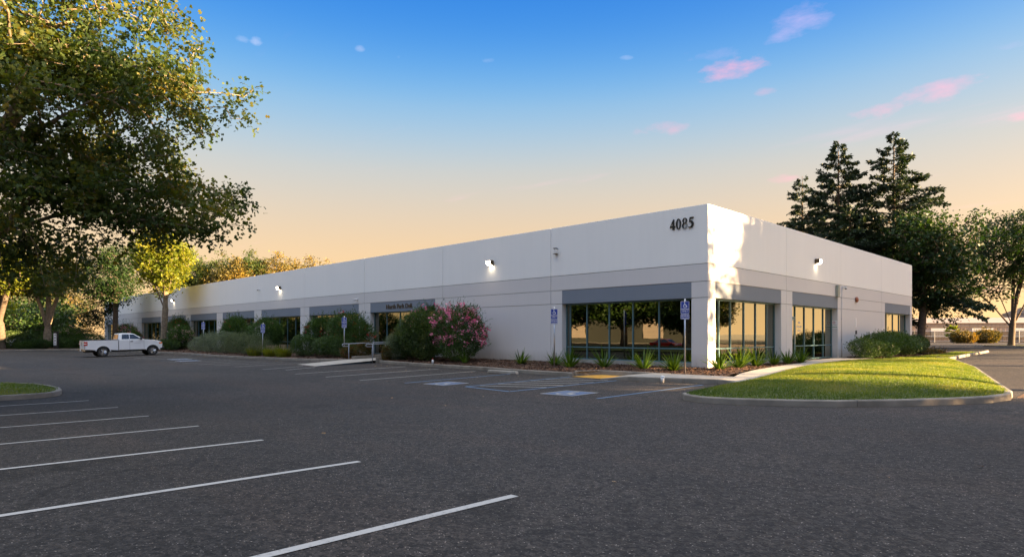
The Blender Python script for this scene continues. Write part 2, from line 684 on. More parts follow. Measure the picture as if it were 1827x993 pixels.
def glass_mat(name, tint=(0.10, 0.15, 0.12), refl=0.10):
    m, nt, out = new_mat(name)
    N, L = nt.nodes, nt.links
    t = N.new('ShaderNodeBsdfTransparent')
    t.inputs[0].default_value = (*tint, 1)
    g = N.new('ShaderNodeBsdfGlossy')
    g.inputs['Roughness'].default_value = 0.01
    g.inputs[0].default_value = (0.94, 0.95, 0.80, 1)
    fr = N.new('ShaderNodeFresnel')
    fr.inputs[0].default_value = 1.5
    a = N.new('ShaderNodeMath')
    a.operation = 'MULTIPLY_ADD'
    a.inputs[1].default_value = 1.0
    a.inputs[2].default_value = refl
    a.use_clamp = True
    L.new(fr.outputs[0], a.inputs[0])
    tc = N.new('ShaderNodeTexCoord')
    n = N.new('ShaderNodeTexNoise')
    n.inputs['Scale'].default_value = 0.9
    L.new(tc.outputs['Object'], n.inputs[0])
    bp = N.new('ShaderNodeBump')
    bp.inputs['Strength'].default_value = 0.02
    bp.inputs['Distance'].default_value = 0.05
    L.new(n.outputs[0], bp.inputs['Height'])
    L.new(bp.outputs[0], g.inputs['Normal'])
    mx = N.new('ShaderNodeMixShader')
    L.new(a.outputs[0], mx.inputs[0])
    L.new(t.outputs[0], mx.inputs[1])
    L.new(g.outputs[0], mx.inputs[2])
    L.new(mx.outputs[0], out.inputs[0])
    return m


M = {}
M['white'] = wall_paint('white wall paint', (0.90, 0.89, 0.87), 0.02)
M['lgrey'] = wall_paint('light grey wall paint', (0.68, 0.655, 0.65), 0.02)
M['blue_grey'] = wall_paint('blue grey wall paint', (0.21, 0.24, 0.29), 0.03)
M['joint'] = plain('joint sealant', (0.22, 0.22, 0.22), 0.9)
M['roof'] = plain('roof membrane', (0.45, 0.44, 0.42), 0.9)
M['teal'] = plain('blue green window metal', (0.10, 0.20, 0.24), 0.4, 0.3, 0.05)
M['glass'] = glass_mat('tinted window glass', (0.08, 0.13, 0.10), 0.20)
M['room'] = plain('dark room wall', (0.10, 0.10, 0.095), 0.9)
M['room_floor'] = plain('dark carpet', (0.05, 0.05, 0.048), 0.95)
M['blind'] = plain('vertical blind fabric', (0.52, 0.56, 0.46), 0.8)
M['asphalt'] = asphalt_mat('asphalt', (1.06, 1.0, .96))
M['road'] = asphalt_mat('sun tinted asphalt', (3.5, 2.25, 1.4))  # warm low sunlight put into the tint of the drive
M['concrete'] = plain('concrete', (0.34, 0.31, 0.275), 0.9, 0, 0.18, 3.0, 0.25, 40)
M['kerb'] = plain('kerb concrete', (0.22, 0.195, 0.165), 0.92, 0, 0.28, 2.2, 0.3, 45, detail=8)
M['line'] = worn_paint('worn white line paint', (0.34, 0.325, 0.31), 0.36)
M['line_fresh'] = worn_paint('white line paint', (0.43, 0.41, 0.39), 0.40, (0.11, 0.105, 0.10))
M['blue_line'] = worn_paint('worn blue line paint', (0.10, 0.18, 0.30), 0.38)
M['blue_pad'] = worn_paint('worn blue pad paint', (0.08, 0.125, 0.23), 0.36)
M['yellow'] = plain('yellow warning pad', (0.50, 0.26, 0.03), 0.7, 0, 0.15, 8)
M['mulch'] = plain('bark mulch', (0.085, 0.05, 0.035), 0.95, 0, 0.5, 7, 1.0, 30, detail=8)
M['chip'] = leafy('bark chips', [(0.05, 0.028, 0.018), (0.11, 0.06, 0.04), (0.20, 0.12, 0.075)], 0.0, None, 2.0, 0.9)
M['lawn'] = plain('lawn soil and thatch', (0.085, 0.10, 0.028), 0.95, 0, 0.35, 1.2, 0.6, 40, detail=8)
M['grass'] = leafy('grass blades', [(0.05, 0.095, 0.012), (0.095, 0.15, 0.018), (0.16, 0.20, 0.03), (0.27, 0.25, 0.07)], 0.4, (1.5, 1.4, 0.4), 0.55)
M['soil'] = plain('dry ground', (0.16, 0.13, 0.08), 0.95, 0, 0.3, 0.3)
M['metal'] = plain('galvanised steel', (0.50, 0.50, 0.52), 0.35, 0.85, 0.06, 20)
M['rail'] = plain('painted grey rail', (0.34, 0.37, 0.44), 0.4, 0.4, 0.05)
M['sign_blue'] = plain('sign blue', (0.008, 0.045, 0.34), 0.4, 0, 0.05)
M['sign_white'] = plain('sign white', (0.82, 0.82, 0.84), 0.45, 0, 0.03)
M['black'] = plain('black letters', (0.012, 0.012, 0.013), 0.35, 0, 0.1)
M['bronze'] = plain('bronze lamp housing', (0.12, 0.085, 0.045), 0.45, 0.4, 0.1)
M['lamp'] = emitter('lit lamp lens', (1.0, 0.84, 0.60), 3.0)
M['cam_white'] = plain('white plastic', (0.75, 0.75, 0.75), 0.4)
M['dark_plastic'] = plain('dark plastic', (0.03, 0.03, 0.032), 0.5)
M['red_brown'] = plain('red brown bell', (0.30, 0.09, 0.04), 0.5)
M['bark'] = plain('pale bark', (0.21, 0.165, 0.115), 0.9, 0, 0.4, 5, 0.6, 16, detail=8)
M['bark_dark'] = plain('dark bark', (0.10, 0.075, 0.055), 0.95, 0, 0.35, 6, 0.6, 20, detail=8)
M['car_white'] = plain('white car paint', (0.80, 0.80, 0.81), 0.25, 0, 0.01, coat=0.6)
M['car_red'] = plain('red car paint', (0.45, 0.03, 0.02), 0.25, 0, 0.01, coat=0.6)
M['car_silver'] = plain('silver car paint', (0.45, 0.47, 0.50), 0.3, 0.5, 0.01, coat=0.5)
M['car_glass'] = plain('car glass', (0.02, 0.026, 0.03), 0.05, 0, 0.05, spec=0.9)
M['tyre'] = plain('tyre rubber', (0.02, 0.02, 0.02), 0.8, 0, 0.1)
M['rim'] = plain('alloy wheel', (0.62, 0.62, 0.63), 0.25, 0.9, 0.03)
M['chrome'] = plain('chrome', (0.55, 0.55, 0.55), 0.2, 1.0, 0.02)
M['tail'] = plain('red tail lamp', (0.45, 0.015, 0.015), 0.2, 0, 0.03, coat=0.5)
M['amber'] = plain('amber lamp', (0.75, 0.20, 0.03), 0.2, 0, 0.03, coat=0.5)
M['fence'] = plain('brown fence slats', (0.06, 0.04, 0.028), 0.8, 0, 0.3, 3)
M['pale_wall'] = plain('pale beige cladding', (0.44, 0.34, 0.28), 0.8, 0, 0.08, 0.2)
M['pale_roof'] = plain('pale roofing', (0.30, 0.25, 0.22), 0.8, 0, 0.08, 0.2)
M['grey_clad'] = plain('grey cladding', (0.035, 0.038, 0.034), 0.8, 0, 0.08, 0.2)

M['syc'] = leafy('sycamore leaves', [(0.020, 0.044, 0.012), (0.040, 0.074, 0.018), (0.074, 0.104, 0.024), (0.17, 0.14, 0.026)], 0.38, (2.4, 1.8, 0.35), 0.5)
M['yel'] = leafy('sunny yellow green leaves', [(0.06, 0.10, 0.012), (0.135, 0.165, 0.014), (0.28, 0.26, 0.018)], 0.45, (1.8, 1.7, 0.3), 0.5)
M['grn'] = leafy('mid green leaves', [(0.020, 0.042, 0.010), (0.035, 0.075, 0.016), (0.06, 0.11, 0.022)], 0.3, (1.8, 1.7, 0.4), 0.6)
M['euc'] = leafy('eucalyptus leaves', [(0.045, 0.058, 0.024), (0.11, 0.10, 0.03), (0.30, 0.20, 0.03)], 0.3, (2.0, 1.5, 0.35), 0.16)
M['con'] = leafy('redwood needles', [(0.008, 0.019, 0.009), (0.015, 0.033, 0.013), (0.034, 0.054, 0.018)], 0.15, (1.6, 1.5, 0.5), 0.5)
M['drk'] = leafy('dark broadleaf foliage', [(0.009, 0.026, 0.006), (0.017, 0.044, 0.008), (0.032, 0.066, 0.012)], 0.22, (1.7, 1.7, 0.3), 0.5)
M['shr'] = leafy('dark shrub leaves', [(0.024, 0.045, 0.015), (0.045, 0.083, 0.021), (0.098, 0.135, 0.030)], 0.25, (1.7, 1.6, 0.4), 1.3)
M['ole'] = leafy('oleander leaves', [(0.024, 0.051, 0.016), (0.047, 0.101, 0.024), (0.095, 0.162, 0.041)], 0.25, (1.7, 1.6, 0.4), 1.5)
M['sage'] = leafy('grey green leaves', [(0.069, 0.098, 0.057), (0.127, 0.161, 0.098), (0.218, 0.253, 0.161)], 0.25, (1.5, 1.5, 0.7), 1.6)
M['nand'] = leafy('orange green leaves', [(0.04, 0.06, 0.012), (0.085, 0.075, 0.02), (0.16, 0.06, 0.02)], 0.3, (1.6, 1.3, 0.4), 4.0)
M['tuft'] = leafy('yellow green grass tuft', [(0.09, 0.12, 0.014), (0.15, 0.18, 0.02), (0.24, 0.24, 0.05)], 0.4, (1.5, 1.4, 0.4), 2.0)
M['box'] = leafy('box hedge leaves', [(0.022, 0.048, 0.014), (0.042, 0.084, 0.017), (0.070, 0.119, 0.025)], 0.2, (1.7, 1.6, 0.4), 2.0)
M['strap'] = leafy('strap leaves', [(0.03, 0.065, 0.010), (0.06, 0.12, 0.015), (0.12, 0.18, 0.03)], 0.35, (1.7, 1.6, 0.35), 3.0)
M['pink'] = leafy('pink blossom', [(0.72, 0.13, 0.28), (0.85, 0.27, 0.42), (0.9, 0.50, 0.60)], 0.3, (1.1, 0.9, 1.0), 3.0)
M['palepink'] = leafy('pale pink blossom', [(0.55, 0.28, 0.32), (0.75, 0.48, 0.48), (0.8, 0.62, 0.6)], 0.3, (1.2, 0.9, 1.0), 3.0)
M['redf'] = leafy('red blossom', [(0.25, 0.012, 0.015), (0.40, 0.02, 0.02), (0.5, 0.06, 0.05)], 0.2, (1.2, 0.8, 0.8), 3.0)
M['hill'] = plain('dry brushy hill', (0.16, 0.11, 0.07), 0.95, 0, 0.5, 0.05, detail=10)

# ------------------------------------------------------------------ terrain
CTRL = [(12.15, -23.08, -.15), (5, -16, -.36), (0, -5.5, -.33), (-8, -3.6, -.34), (-15, -3.5, -.32), (-20, -3.5, -.28), (-24, -3.4, -.38), (-35, -3.5, -.52),
        (-49.7, -10.65, -.55), (-49.7, -6.95, -.47), (-49, -4, -.45), (-59, -4, -.5), (-68, -12, -.42), (-68, -25, -.45), (-40, -25, -.72), (-12, -11, -.47),
        (-90, -6, -.5), (-110, -40, -.5), (12, -12, -.25), (20, -5, -.2), (25, 10, -.1), (30, 30, .05), (40, -20, -.2), (20, -40, -.2), (45, 70, .1),
        (0, -60, -.6), (-100, -80, -.6), (-60, 60, -.4), (0, 60, .1)]
for _x, _y in ((6, -20), (-2, -20), (-9, -19), (-2, -27), (-9, -27)):
    CTRL.append((_x, _y, -.15 - .0213 * (12.15 - _x) - .005 * (_y + 23.08)))
CP = np.array(CTRL, dtype=float)


def _u(r2):
    return np.where(r2 > 1e-9, .5 * r2 * np.log(r2 + 1e-12), 0)


_n = len(CP)
_A = np.zeros((_n + 3, _n + 3))
_A[:_n, :_n] = _u(((CP[:, None, :2] - CP[None, :, :2]) ** 2).sum(-1)) + np.eye(_n) * 2.0
_A[:_n, _n] = 1
_A[:_n, _n + 1:] = CP[:, :2]
_A[_n, :_n] = 1
_A[_n + 1:, :_n] = CP[:, :2].T
_W = np.linalg.solve(_A, np.r_[CP[:, 2], 0, 0, 0])


def zgv(XY):
    XY = np.asarray(XY, dtype=float)
    r2 = ((XY[:, None, :] - CP[None, :, :2]) ** 2).sum(-1)
    return np.clip(_u(r2) @ _W[:_n] + _W[_n] + XY @ _W[_n + 1:], -1.2, 0.8)


def axis(*parts):
    v = []
    for a, b, s in parts:
        v += list(np.arange(a, b - 1e-6, s))
    v.append(parts[-1][1])
    return np.array(v)


GX = axis((-130, -72, 4), (-72, -24, 1.5), (-24, 16, .5), (16, 60, 2))
GY = axis((-90, -36, 3), (-36, -26, 1), (-26, 0, .5), (0, 20, 1), (20, 110, 3))
GXX, GYY = np.meshgrid(GX, GY, indexing='ij')
GZ = zgv(np.c_[GXX.ravel(), GYY.ravel()]).reshape(GXX.shape)


def zg(x, y):
    i = int(np.clip(np.searchsorted(GX, x) - 1, 0, len(GX) - 2))
    j = int(np.clip(np.searchsorted(GY, y) - 1, 0, len(GY) - 2))
    a = (x - GX[i]) / (GX[i + 1] - GX[i])
    b = (y - GY[j]) / (GY[j + 1] - GY[j])
    return float((GZ[i, j] * (1 - a) + GZ[i + 1, j] * a) * (1 - b) + (GZ[i, j + 1] * (1 - a) + GZ[i + 1, j + 1] * a) * b)


def grid_obj(name, X, Y, Z, mat, kind='structure'):
    nx, ny = X.shape
    V = np.c_[X.ravel(), Y.ravel(), Z.ravel()]
    idx = np.arange(nx * ny).reshape(nx, ny)
    F = np.c_[idx[:-1, :-1].ravel(), idx[1:, :-1].ravel(), idx[1:, 1:].ravel(), idx[:-1, 1:].ravel()]
    return tag(link(name, np_mesh(name, V, F, True), mat), kind=kind)


lot = grid_obj('parking_lot', GXX, GYY, GZ, M['asphalt'])
# the land beyond, out to the horizon, just under the asphalt sheet
fx = np.array([-4000, -1200, -500, -250, -130.0, -60, 0, 60.0, 130, 300, 900, 4000])
fy = np.array([-4000, -1000, -400, -180, -90.0, 0, 60, 110.0, 200, 400, 1000, 4000])
FX, FY = np.meshgrid(fx, fy, indexing='ij')
FZ = zgv(np.c_[np.clip(FX, -130, 60).ravel(), np.clip(FY, -90, 110).ravel()]).reshape(FX.shape) - 0.25
inside = (FX > -131) & (FX < 61) & (FY > -91) & (FY < 111)
FZ = np.where(inside, -1.6, FZ)
grid_obj('ground', FX, FY, FZ, M['soil'])


def strip(name, p, q, w, mat, parent, lift=0.006, taper=0.0):
    """painted stripe from p to q, w wide, draped on the asphalt"""
    p, q = np.array(p, float), np.array(q, float)
    n = max(2, int(np.linalg.norm(q - p) / 0.5) + 1)
    d = (q - p) / np.linalg.norm(q - p)
    s = np.array([-d[1], d[0]]) * w / 2
    V, F = [], []
    for i in range(n + 1):
        c = p + (q - p) * i / n
        for k in (-1, 1):
            e = c + s * k
            V.append((e[0], e[1], zg(*e) + lift))
    for i in range(n):
        F.append((2 * i, 2 * i + 1, 2 * i + 3, 2 * i + 2))
    return link(name, py_mesh(name, V, F), mat, parent)


# stall lines of the near row (left) and of the row along the building
for i, (x, y1) in enumerate(((7.84, -18.75), (5.07, -18.80), (2.24, -18.84), (-0.50, -18.90), (-3.35, -19.00), (-6.42, -18.90), (-9.5, -18.95))):
    strip('stall_line', (x, y1 - 6.2), (x, y1), 0.105, M['line_fresh'] if i < 3 else M['line'], lot)
for x in (-14.3, -11.6, -8.95):
    strip('stall_line', (x, -10.3), (x, -4.4), 0.10, M['line'], lot)
for x in (-23.0, -26.0, -28.8, -31.6, -34.4, -40.2, -43.0, -45.8, -48.6, -51.4, -57, -62):
    strip('stall_line', (x, -9.6), (x, -5.4), 0.10, M['line'], lot)
for x, a, b in ((-18.7, -9.9, -7.5), (-17.2, -9.4, -7.6)):
    strip('stall_line', (x, a), (x - .5, b), 0.10, M['line'], lot)
for a, b in (((-6.5, -9.95), (-6.48, -4.4)), ((-3.55, -9.6), (-3.45, -4.35)), ((-1.15, -9.95), (-0.95, -4.8)), ((2.15, -10), (2.3, -4.7))):
    strip('blue_line', a, b, 0.10, M['blue_line'], lot)
strip('blue_line', (-3.55, -9.6), (-1.15, -9.95), 0.10, M['blue_line'], lot)
for k in range(6):
    y = -9.0 + k * 0.82
    strip('hatch_stripe', (-3.4, y - .1), (-1.2, y + .75), 0.10, M['line'], lot, 0.005)
strip('blue_line', (-37.2, -9.4), (-37.2, -5.2), 0.10, M['blue_line'], lot)


def wheelchair(mb, cx, cy, s, put, mi=0):
    """wheelchair figure from flat strokes; put(u, v) -> point"""
    def stroke(pts, w):
        for a, b in zip(pts[:-1], pts[1:]):
            ax, ay, bx, by = a[0], a[1], b[0], b[1]
            l = math.hypot(bx - ax, by - ay)
            nx, ny = -(by - ay) / l * w / 2, (bx - ax) / l * w / 2
            mb.quad(put(cx + s * (ax + nx), cy + s * (ay + ny)), put(cx + s * (ax - nx), cy + s * (ay - ny)),
                    put(cx + s * (bx - nx), cy + s * (by - ny)), put(cx + s * (bx + nx), cy + s * (by + ny)), mi)
    arc = [(0.02 + .27 * math.cos(a), -.17 + .27 * math.sin(a)) for a in np.linspace(math.radians(125), math.radians(385), 15)]
    stroke(arc, .085)
    stroke([(-.06, .30), (-.06, -.02), (.16, -.05), (.25, -.33), (.36, -.30)], .095)
    stroke([(-.06, .13), (.14, .11)], .075)
    hd = [(-.06 + .085 * math.cos(a), .42 + .085 * math.sin(a)) for a in np.linspace(0, 2 * pi, 9)[:-1]]
    b = [put(cx + s * x, cy + s * y) for x, y in hd]
    mb.add(b, [tuple(range(len(b)))], mi)


def pad(cx, cy, w):
    mb = MB()
    n = 3
    for i in range(n):
        for j in range(n):
            q = [(cx - w / 2 + w * (i + a) / n, cy - w / 2 + w * (j + b) / n) for a, b in ((0, 0), (1, 0), (1, 1), (0, 1))]
            mb.quad(*[(x, y, zg(x, y) + .007) for x, y in q])
    o = mb.obj('blue_pad', M['blue_pad'], lot)
    m2 = MB()
    wheelchair(m2, cx, cy, w * .8, lambda u, v: (u, v, zg(u, v) + .012))
    m2.obj('wheelchair_symbol', M['line'], o)
    m3 = MB()
    e = .05
    for x0, x1, y0, y1 in ((-1, 1, -1, -1 + e * 2), (-1, 1, 1 - e * 2, 1), (-1, -1 + e * 2, -1 + e * 2, 1 - e * 2), (1 - e * 2, 1, -1 + e * 2, 1 - e * 2)):
        q = [(cx + x * w / 2, cy + y * w / 2) for x, y in ((x0, y0), (x1, y0), (x1, y1), (x0, y1))]
        m3.quad(*[(x, y, zg(x, y) + .012) for x, y in q])
    m3.obj('border', M['line'], o)


pad(0.65, -9.33, 1.2)
pad(-5.05, -9.22, 1.15)
pad(-38.8, -7.6, 1.4)
pad(-35.6, -8.0, 1.4)


# the drive past the lawn, low sunlight painted into its brown: a sheet on the lot, following its facets
_ix = np.where((GX >= 10.0) & (GX <= 26.1))[0]
_iy = np.where((GY >= -3.6) & (GY <= 104))[0]
_sx, _sy = np.ix_(_ix, _iy)
grid_obj('road', GXX[_sx, _sy], GYY[_sx, _sy], GZ[_sx, _sy] + .004, M['road'])

# ------------------------------------------------------------------ kerbs, beds, walks
def resample(pts, step):
    out = [np.array(pts[0], float)]
    for a, b in zip(pts[:-1], pts[1:]):
        a, b = np.array(a, float), np.array(b, float)
        n = max(1, int(round(np.linalg.norm(b - a) / step)))
        for i in range(1, n + 1):
            out.append(a + (b - a) * i / n)
    return out


def smooth_poly(pts, it=2, closed=True):
    for _ in range(it):
        q = []
        n = len(pts)
        for i in range(n if closed else n - 1):
            a, b = np.array(pts[i]), np.array(pts[(i + 1) % n])
            q += [tuple(a * .75 + b * .25), tuple(a * .25 + b * .75)]
        if not closed:
            q = [tuple(pts[0])] + q + [tuple(pts[-1])]
        pts = q
    return pts


def kerb(line, h=0.15, w=0.16, seg=3.0, zf=None, top=None, inner=1):
    """cast kerb along a line on the asphalt edge: separate lengths with open joints; the front face is on the line, the back to its left (inner=1)"""
    root = tag(empty('kerb', (0, 0, 0)), kind='structure')
    pts = resample(line, 0.5)
    per = max(1, int(seg / 0.5))
    zf = zf or zg
    for s0 in range(0, len(pts) - 1, per):
        P = [p.copy() for p in pts[s0:s0 + per + 1]]
        if len(P) < 2:
            continue
        d0 = (P[1] - P[0]) / max(1e-6, np.linalg.norm(P[1] - P[0]))
        d1 = (P[-1] - P[-2]) / max(1e-6, np.linalg.norm(P[-1] - P[-2]))
        P[0] = P[0] + d0 * .006
        P[-1] = P[-1] - d1 * .006
        V, F = [], []
        jig = rnd.uniform(-.006, .006)
        for i, p in enumerate(P):
            d = P[min(i + 1, len(P) - 1)] - P[max(i - 1, 0)]
            d /= max(1e-6, np.linalg.norm(d))
            nrm = np.array([-d[1], d[0]]) * inner
            zb = zf(*p)
            zt = (zb + h if top is None else top(*p)) + jig
            for off, z in ((0.0, zb - .12), (0.012, zt - .025), (0.035, zt), (w, zt), (w, zb - .12)):
                q = p + nrm * off
                V.append((q[0], q[1], z))
        for i in range(len(P) - 1):
            for k in range(4):
                a = i * 5 + k
                F.append((a, a + 1, a + 6, a + 5))
        F.append((0, 1, 2, 3, 4))
        b = (len(P) - 1) * 5
        F.append((b + 4, b + 3, b + 2, b + 1, b))
        link('kerb_segment', py_mesh('kerb_segment', V, F), M['kerb'], root)
    return root


KERB_L = [(-3.5, -4.2), (-6, -4.0), (-9, -3.65), (-18.05, -3.6)]
KERB_LL = [(-20.65, -3.75), (-32.5, -3.5), (-45, -4.5), (-60, -5.0), (-71.0, -6.2), (-71.4, -16), (-71, -34)]


def kerb_y(x):
    """front edge of the planting strip in front of the long facade"""
    pts = KERB_L + [(-20.65, -3.75), (-32.5, -3.5), (-45, -4.5), (-60, -5.0), (-71, -6.2), (-100, -6.5)]
    xs = np.array([-p[0] for p in pts])
    ys = np.array([p[1] for p in pts])
    return float(np.interp(-x, xs, ys))


def zbed(x, y):
    k = kerb_y(x)
    if x > -3.5:
        k = -2.95
        f = min(1, max(0, (y - k) / (0 - k)))
        return -.13 + (.10) * f
    f = min(1, max(0, (y - k) / (0 - k)))
    zk = zg(x, k) + .135
    return zk + (-.03 - zk) * f


kerb(KERB_L[::-1], inner=1)
kerb(KERB_LL[:5][::-1], inner=1)
kerb(KERB_LL[4:][::-1], inner=1)


def patch(name, poly, zf, mat, cell=0.5, noise=0.0, kind='structure', parent=None):
    """surface over a polygon: clipped grid cells, height from zf"""
    bm = bmesh.new()
    xs = [p[0] for p in poly]
    ys = [p[1] for p in poly]
    vs = [bm.verts.new((x, y, 0)) for x, y in poly]
    bm.faces.new(vs)
    for ax, lo, hi in ((0, min(xs), max(xs)), (1, min(ys), max(ys))):
        k = lo + cell
        while k < hi:
            co = Vector((k, 0, 0)) if ax == 0 else Vector((0, k, 0))
            no = Vector((1, 0, 0)) if ax == 0 else Vector((0, 1, 0))
            bmesh.ops.bisect_plane(bm, geom=bm.verts[:] + bm.edges[:] + bm.faces[:], plane_co=co, plane_no=no)
            k += cell
    for v in bm.verts:
        v.co.z = zf(v.co.x, v.co.y) + (rnd.gauss(0, noise) if noise else 0)
    bmesh.ops.triangulate(bm, faces=bm.faces[:])
    bmesh.ops.recalc_face_normals(bm, faces=bm.faces[:])
    if sum(f.normal.z for f in bm.faces) < 0:
        bmesh.ops.reverse_faces(bm, faces=bm.faces[:])
    me = bpy.data.meshes.new(name)
    bm.to_mesh(me)
    bm.free()
    for p in me.polygons:
        p.use_smooth = True
    o = link(name, me, mat, parent)
    if kind:
        tag(o, kind=kind)
    return o


def shift_in(line, d):
    """move a left-to-right kerb line towards the building by d"""
    return [(x, y + d) for x, y in line]


BED_A = [(-18.0, -.01), (-18.0, -3.46)] + shift_in(KERB_L[::-1], .14)[1:] + [(-3.3, -3.9), (-3.0, -2.8), (2.05, -2.8), (1.95, -1.6), (1.65, 0.2), (1.33, 3), (1.03, 6.5), (.72, 8.35), (.02, 8.55), (.02, -.01)]
patch('planting_bed', BED_A, lambda x, y: zbed(x, min(y, 0)) if x <= 0 else (zbed(x, y) if y < 0 else -.04 + .03 * max(0, .6 - x)), M['mulch'], 0.4, 0.012)
BED_B = [(-20.75, -.01)] + [(-98, -.01), (-98, -6.2)] + [(-71, -6.05), (-60, -4.85), (-45, -4.35), (-32.5, -3.35), (-20.75, -3.6)]
patch('planting_bed', BED_B, zbed, M['mulch'], 0.8, 0.015)
BED_C = [(.02, 15.75), (1.9, 15.75), (2.6, 18.0), (2.9, 22), (2.7, 27), (2.4, 32), (.02, 32)]
patch('planting_bed', BED_C, lambda x, y: .0 + .05 * math.sin(min(1, x / 2.5) * pi) - .02, M['mulch'], 0.4, 0.015)
BED_D = [(-71.2, -6.0), (-98, -6.0), (-98, -34), (-71.0, -34), (-71.55, -16)]
patch('planting_bed', BED_D, lambda x, y: zg(x, y) + .14 + min(.3, max(0, (-72 - x) * .03)), M['mulch'], 2.0, 0.02)


def zwalk(x, y):
    t = min(1, max(0, (y + 4.3) / 9))
    k = min(1, max(0, (x + 1.75) / 1.1)) if y < -2.5 else 1
    return (zg(x, y) + .02 + .13 * k) * (1 - t) + (-.015) * t if y < 4.7 else -.015


LAWN = [(3.8, -8.6), (4.1, -9.0), (4.7, -9.28), (5.5, -9.2), (6.5, -8.8), (7.43, -8.3), (8.4, -7.3), (9.2, -6.2), (9.75, -5.2), (9.98, -4.2), (9.9, -3.2), (9.0, 1.0), (7.4, 8.5),
        (6.0, 13.5), (5.0, 17.0), (4.3, 17.7), (3.4, 16.6), (2.3, 13.8), (1.9, 11.0), (1.95, 8.0), (2.25, 5.0), (2.8, 1.0), (3.4, -2.5), (3.8, -5.4)]
OUT_R = [(3.8, -5.4), (3.4, -2.5), (2.8, 1.0), (2.25, 5.0), (1.95, 8.0), (1.9, 11.0), (2.3, 13.8)]
walk = tag(empty('sidewalk'), kind='structure')
IN_R = [(2.5, -3.02), (2.05, -1.6), (1.72, .2), (1.40, 3), (1.10, 6.5), (.80, 8.35), (.03, 8.6)]


def slab_poly(poly, name='paving_slab'):
    patch(name, poly, zwalk, M['concrete'], 0.6, 0.0, None, walk)


slab_poly([(-1.75, -4.62), (.3, -4.45), (.3, -2.9), (-1.75, -2.9)])
slab_poly([(.315, -4.45), (2.5, -3.98), (2.5, -2.9), (.315, -2.9)])
slab_poly([(2.515, -3.98), (3.0, -4.25), (3.78, -5.35), (3.42, -2.52), (2.07, -1.6), (2.515, -3.0)])
slab_poly([(2.06, -1.58), (3.415, -2.5), (2.83, .8), (1.74, .2)])
slab_poly([(1.735, .215), (2.825, .815), (2.42, 3.9), (1.32, 3.9)])
slab_poly([(1.318, 3.915), (2.41, 3.915), (2.05, 7.2), (1.06, 7.0)])
slab_poly([(1.05, 7.015), (2.045, 7.215), (1.9, 10.9), (.02, 10.9), (.02, 8.62), (.76, 8.4)])
slab_poly([(.02, 10.915), (1.9, 10.915), (2.3, 13.6), (2.45, 15.6), (.02, 15.6)])
patch('warning_pad', [(-3.35, -4.40), (-1.765, -4.62), (-1.765, -2.95), (-3.1, -2.95)], lambda x, y: zg(x, y) + .02, M['yellow'], .4, 0, None, walk)
kerb([(-1.75, -4.72), (.3, -4.57), (2.5, -4.10), (3.05, -4.4), (3.9, -5.5)], inner=1, w=.14, top=lambda x, y: zwalk(x, y + .1) + .004)
# kerb of the bed standing above the walk
kerb([(-3.45, -4.05), (-3.05, -2.98), (1.6, -2.98), (2.25, -2.75), (2.45, -2.2)], h=.15, w=.14, seg=2.4, zf=lambda x, y: zwalk(x, y) - .06, top=lambda x, y: -.115 - max(0, x - 1.6) * .16, inner=1)
# kerb round the lawn: front, and the road side
kerb(LAWN[:11][::-1][::-1], h=.15, inner=1, seg=4.5)
kerb(LAWN[10:16], h=.15, inner=1, seg=4.5)
kerb([(3.8, -8.6), (3.78, -7.2), (3.8, -5.5)][::-1], h=.13, inner=1)

LC = np.array((5.6, -.5))


def lawn_mesh():
    pts = resample(LAWN + [LAWN[0]], 0.35)[:-1]
    n = len(pts)
    K = 14
    V, F = [], []
    zb = []
    for i, p in enumerate(pts):
        a, b = pts[i - 1], pts[(i + 1) % n]
        d = b - a
        nr = np.array([-d[1], d[0]])
        nr /= np.linalg.norm(nr)
        if p[1] > -5.2 and p[0] < 4.2 - max(0, -p[1]) * .1 or p[1] > 17.0:
            z = zwalk(*p) + .015
            q = p
        else:
            z = zg(*p) + .125
            q = p + nr * .10
        zb.append((q, z))
    zc = .14
    for k in range(K + 1):
        s = 1 - k / K
        for q, z in zb:
            c = LC + (q - LC) * s
            V.append((c[0], c[1], zc + (z - zc) * (s ** 2.6) + (rnd.gauss(0, .006) if 0 < k < K else 0)))
    for k in range(K):
        for i in range(n):
            j = (i + 1) % n
            F.append((k * n + i, k * n + j, (k + 1) * n + j, (k + 1) * n + i))
    return V, F


LV, LF = lawn_mesh()
tag(link('lawn', py_mesh('lawn', LV, LF, True), M['lawn']), kind='structure')
LAWN2 = [(2.5, 15.7), (3.3, 16.7), (4.2, 17.75), (4.9, 17.3), (4.75, 20), (4.6, 26), (4.4, 33), (2.4, 33), (2.85, 27), (3.0, 22), (2.7, 18)]
lawn2 = patch('lawn', LAWN2, lambda x, y: .02, M['lawn'], .6)
kerb([(4.95, 17.1), (4.8, 20), (4.65, 26), (4.45, 33)], h=.14, inner=1)
# island at the left under the big tree, and a lawn island by the far road
ISL = smooth_poly([(-11.5, -19.6), (-12.3, -19.1), (-14.2, -18.9), (-17, -19.3), (-19.5, -20.8), (-20, -26), (-12, -26), (-11.45, -21)], 1)
patch('lawn', [(x + (-15.5 - x) * .025, y + (-22 - y) * .03) for x, y in ISL], lambda x, y: zg(x, y) + .13, M['lawn'], .6)
kerb(ISL + [ISL[0]], inner=1)
ISL2 = [(1.2, 53.5), (7, 51.5), (30, 50), (30, 58), (3, 58), (.6, 56)]
patch('lawn', ISL2, lambda x, y: zg(x, y) + .13, M['lawn'], 1.2)
kerb(ISL2 + [ISL2[0]], inner=1)
RVER = [(27, -40), (60, -40), (60, 48), (27, 48)]
patch('lawn', RVER, lambda x, y: zg(x, y) + .13, M['lawn'], 4)
SVER = [(-60, -37), (20, -37), (20, -51), (-60, -51)]
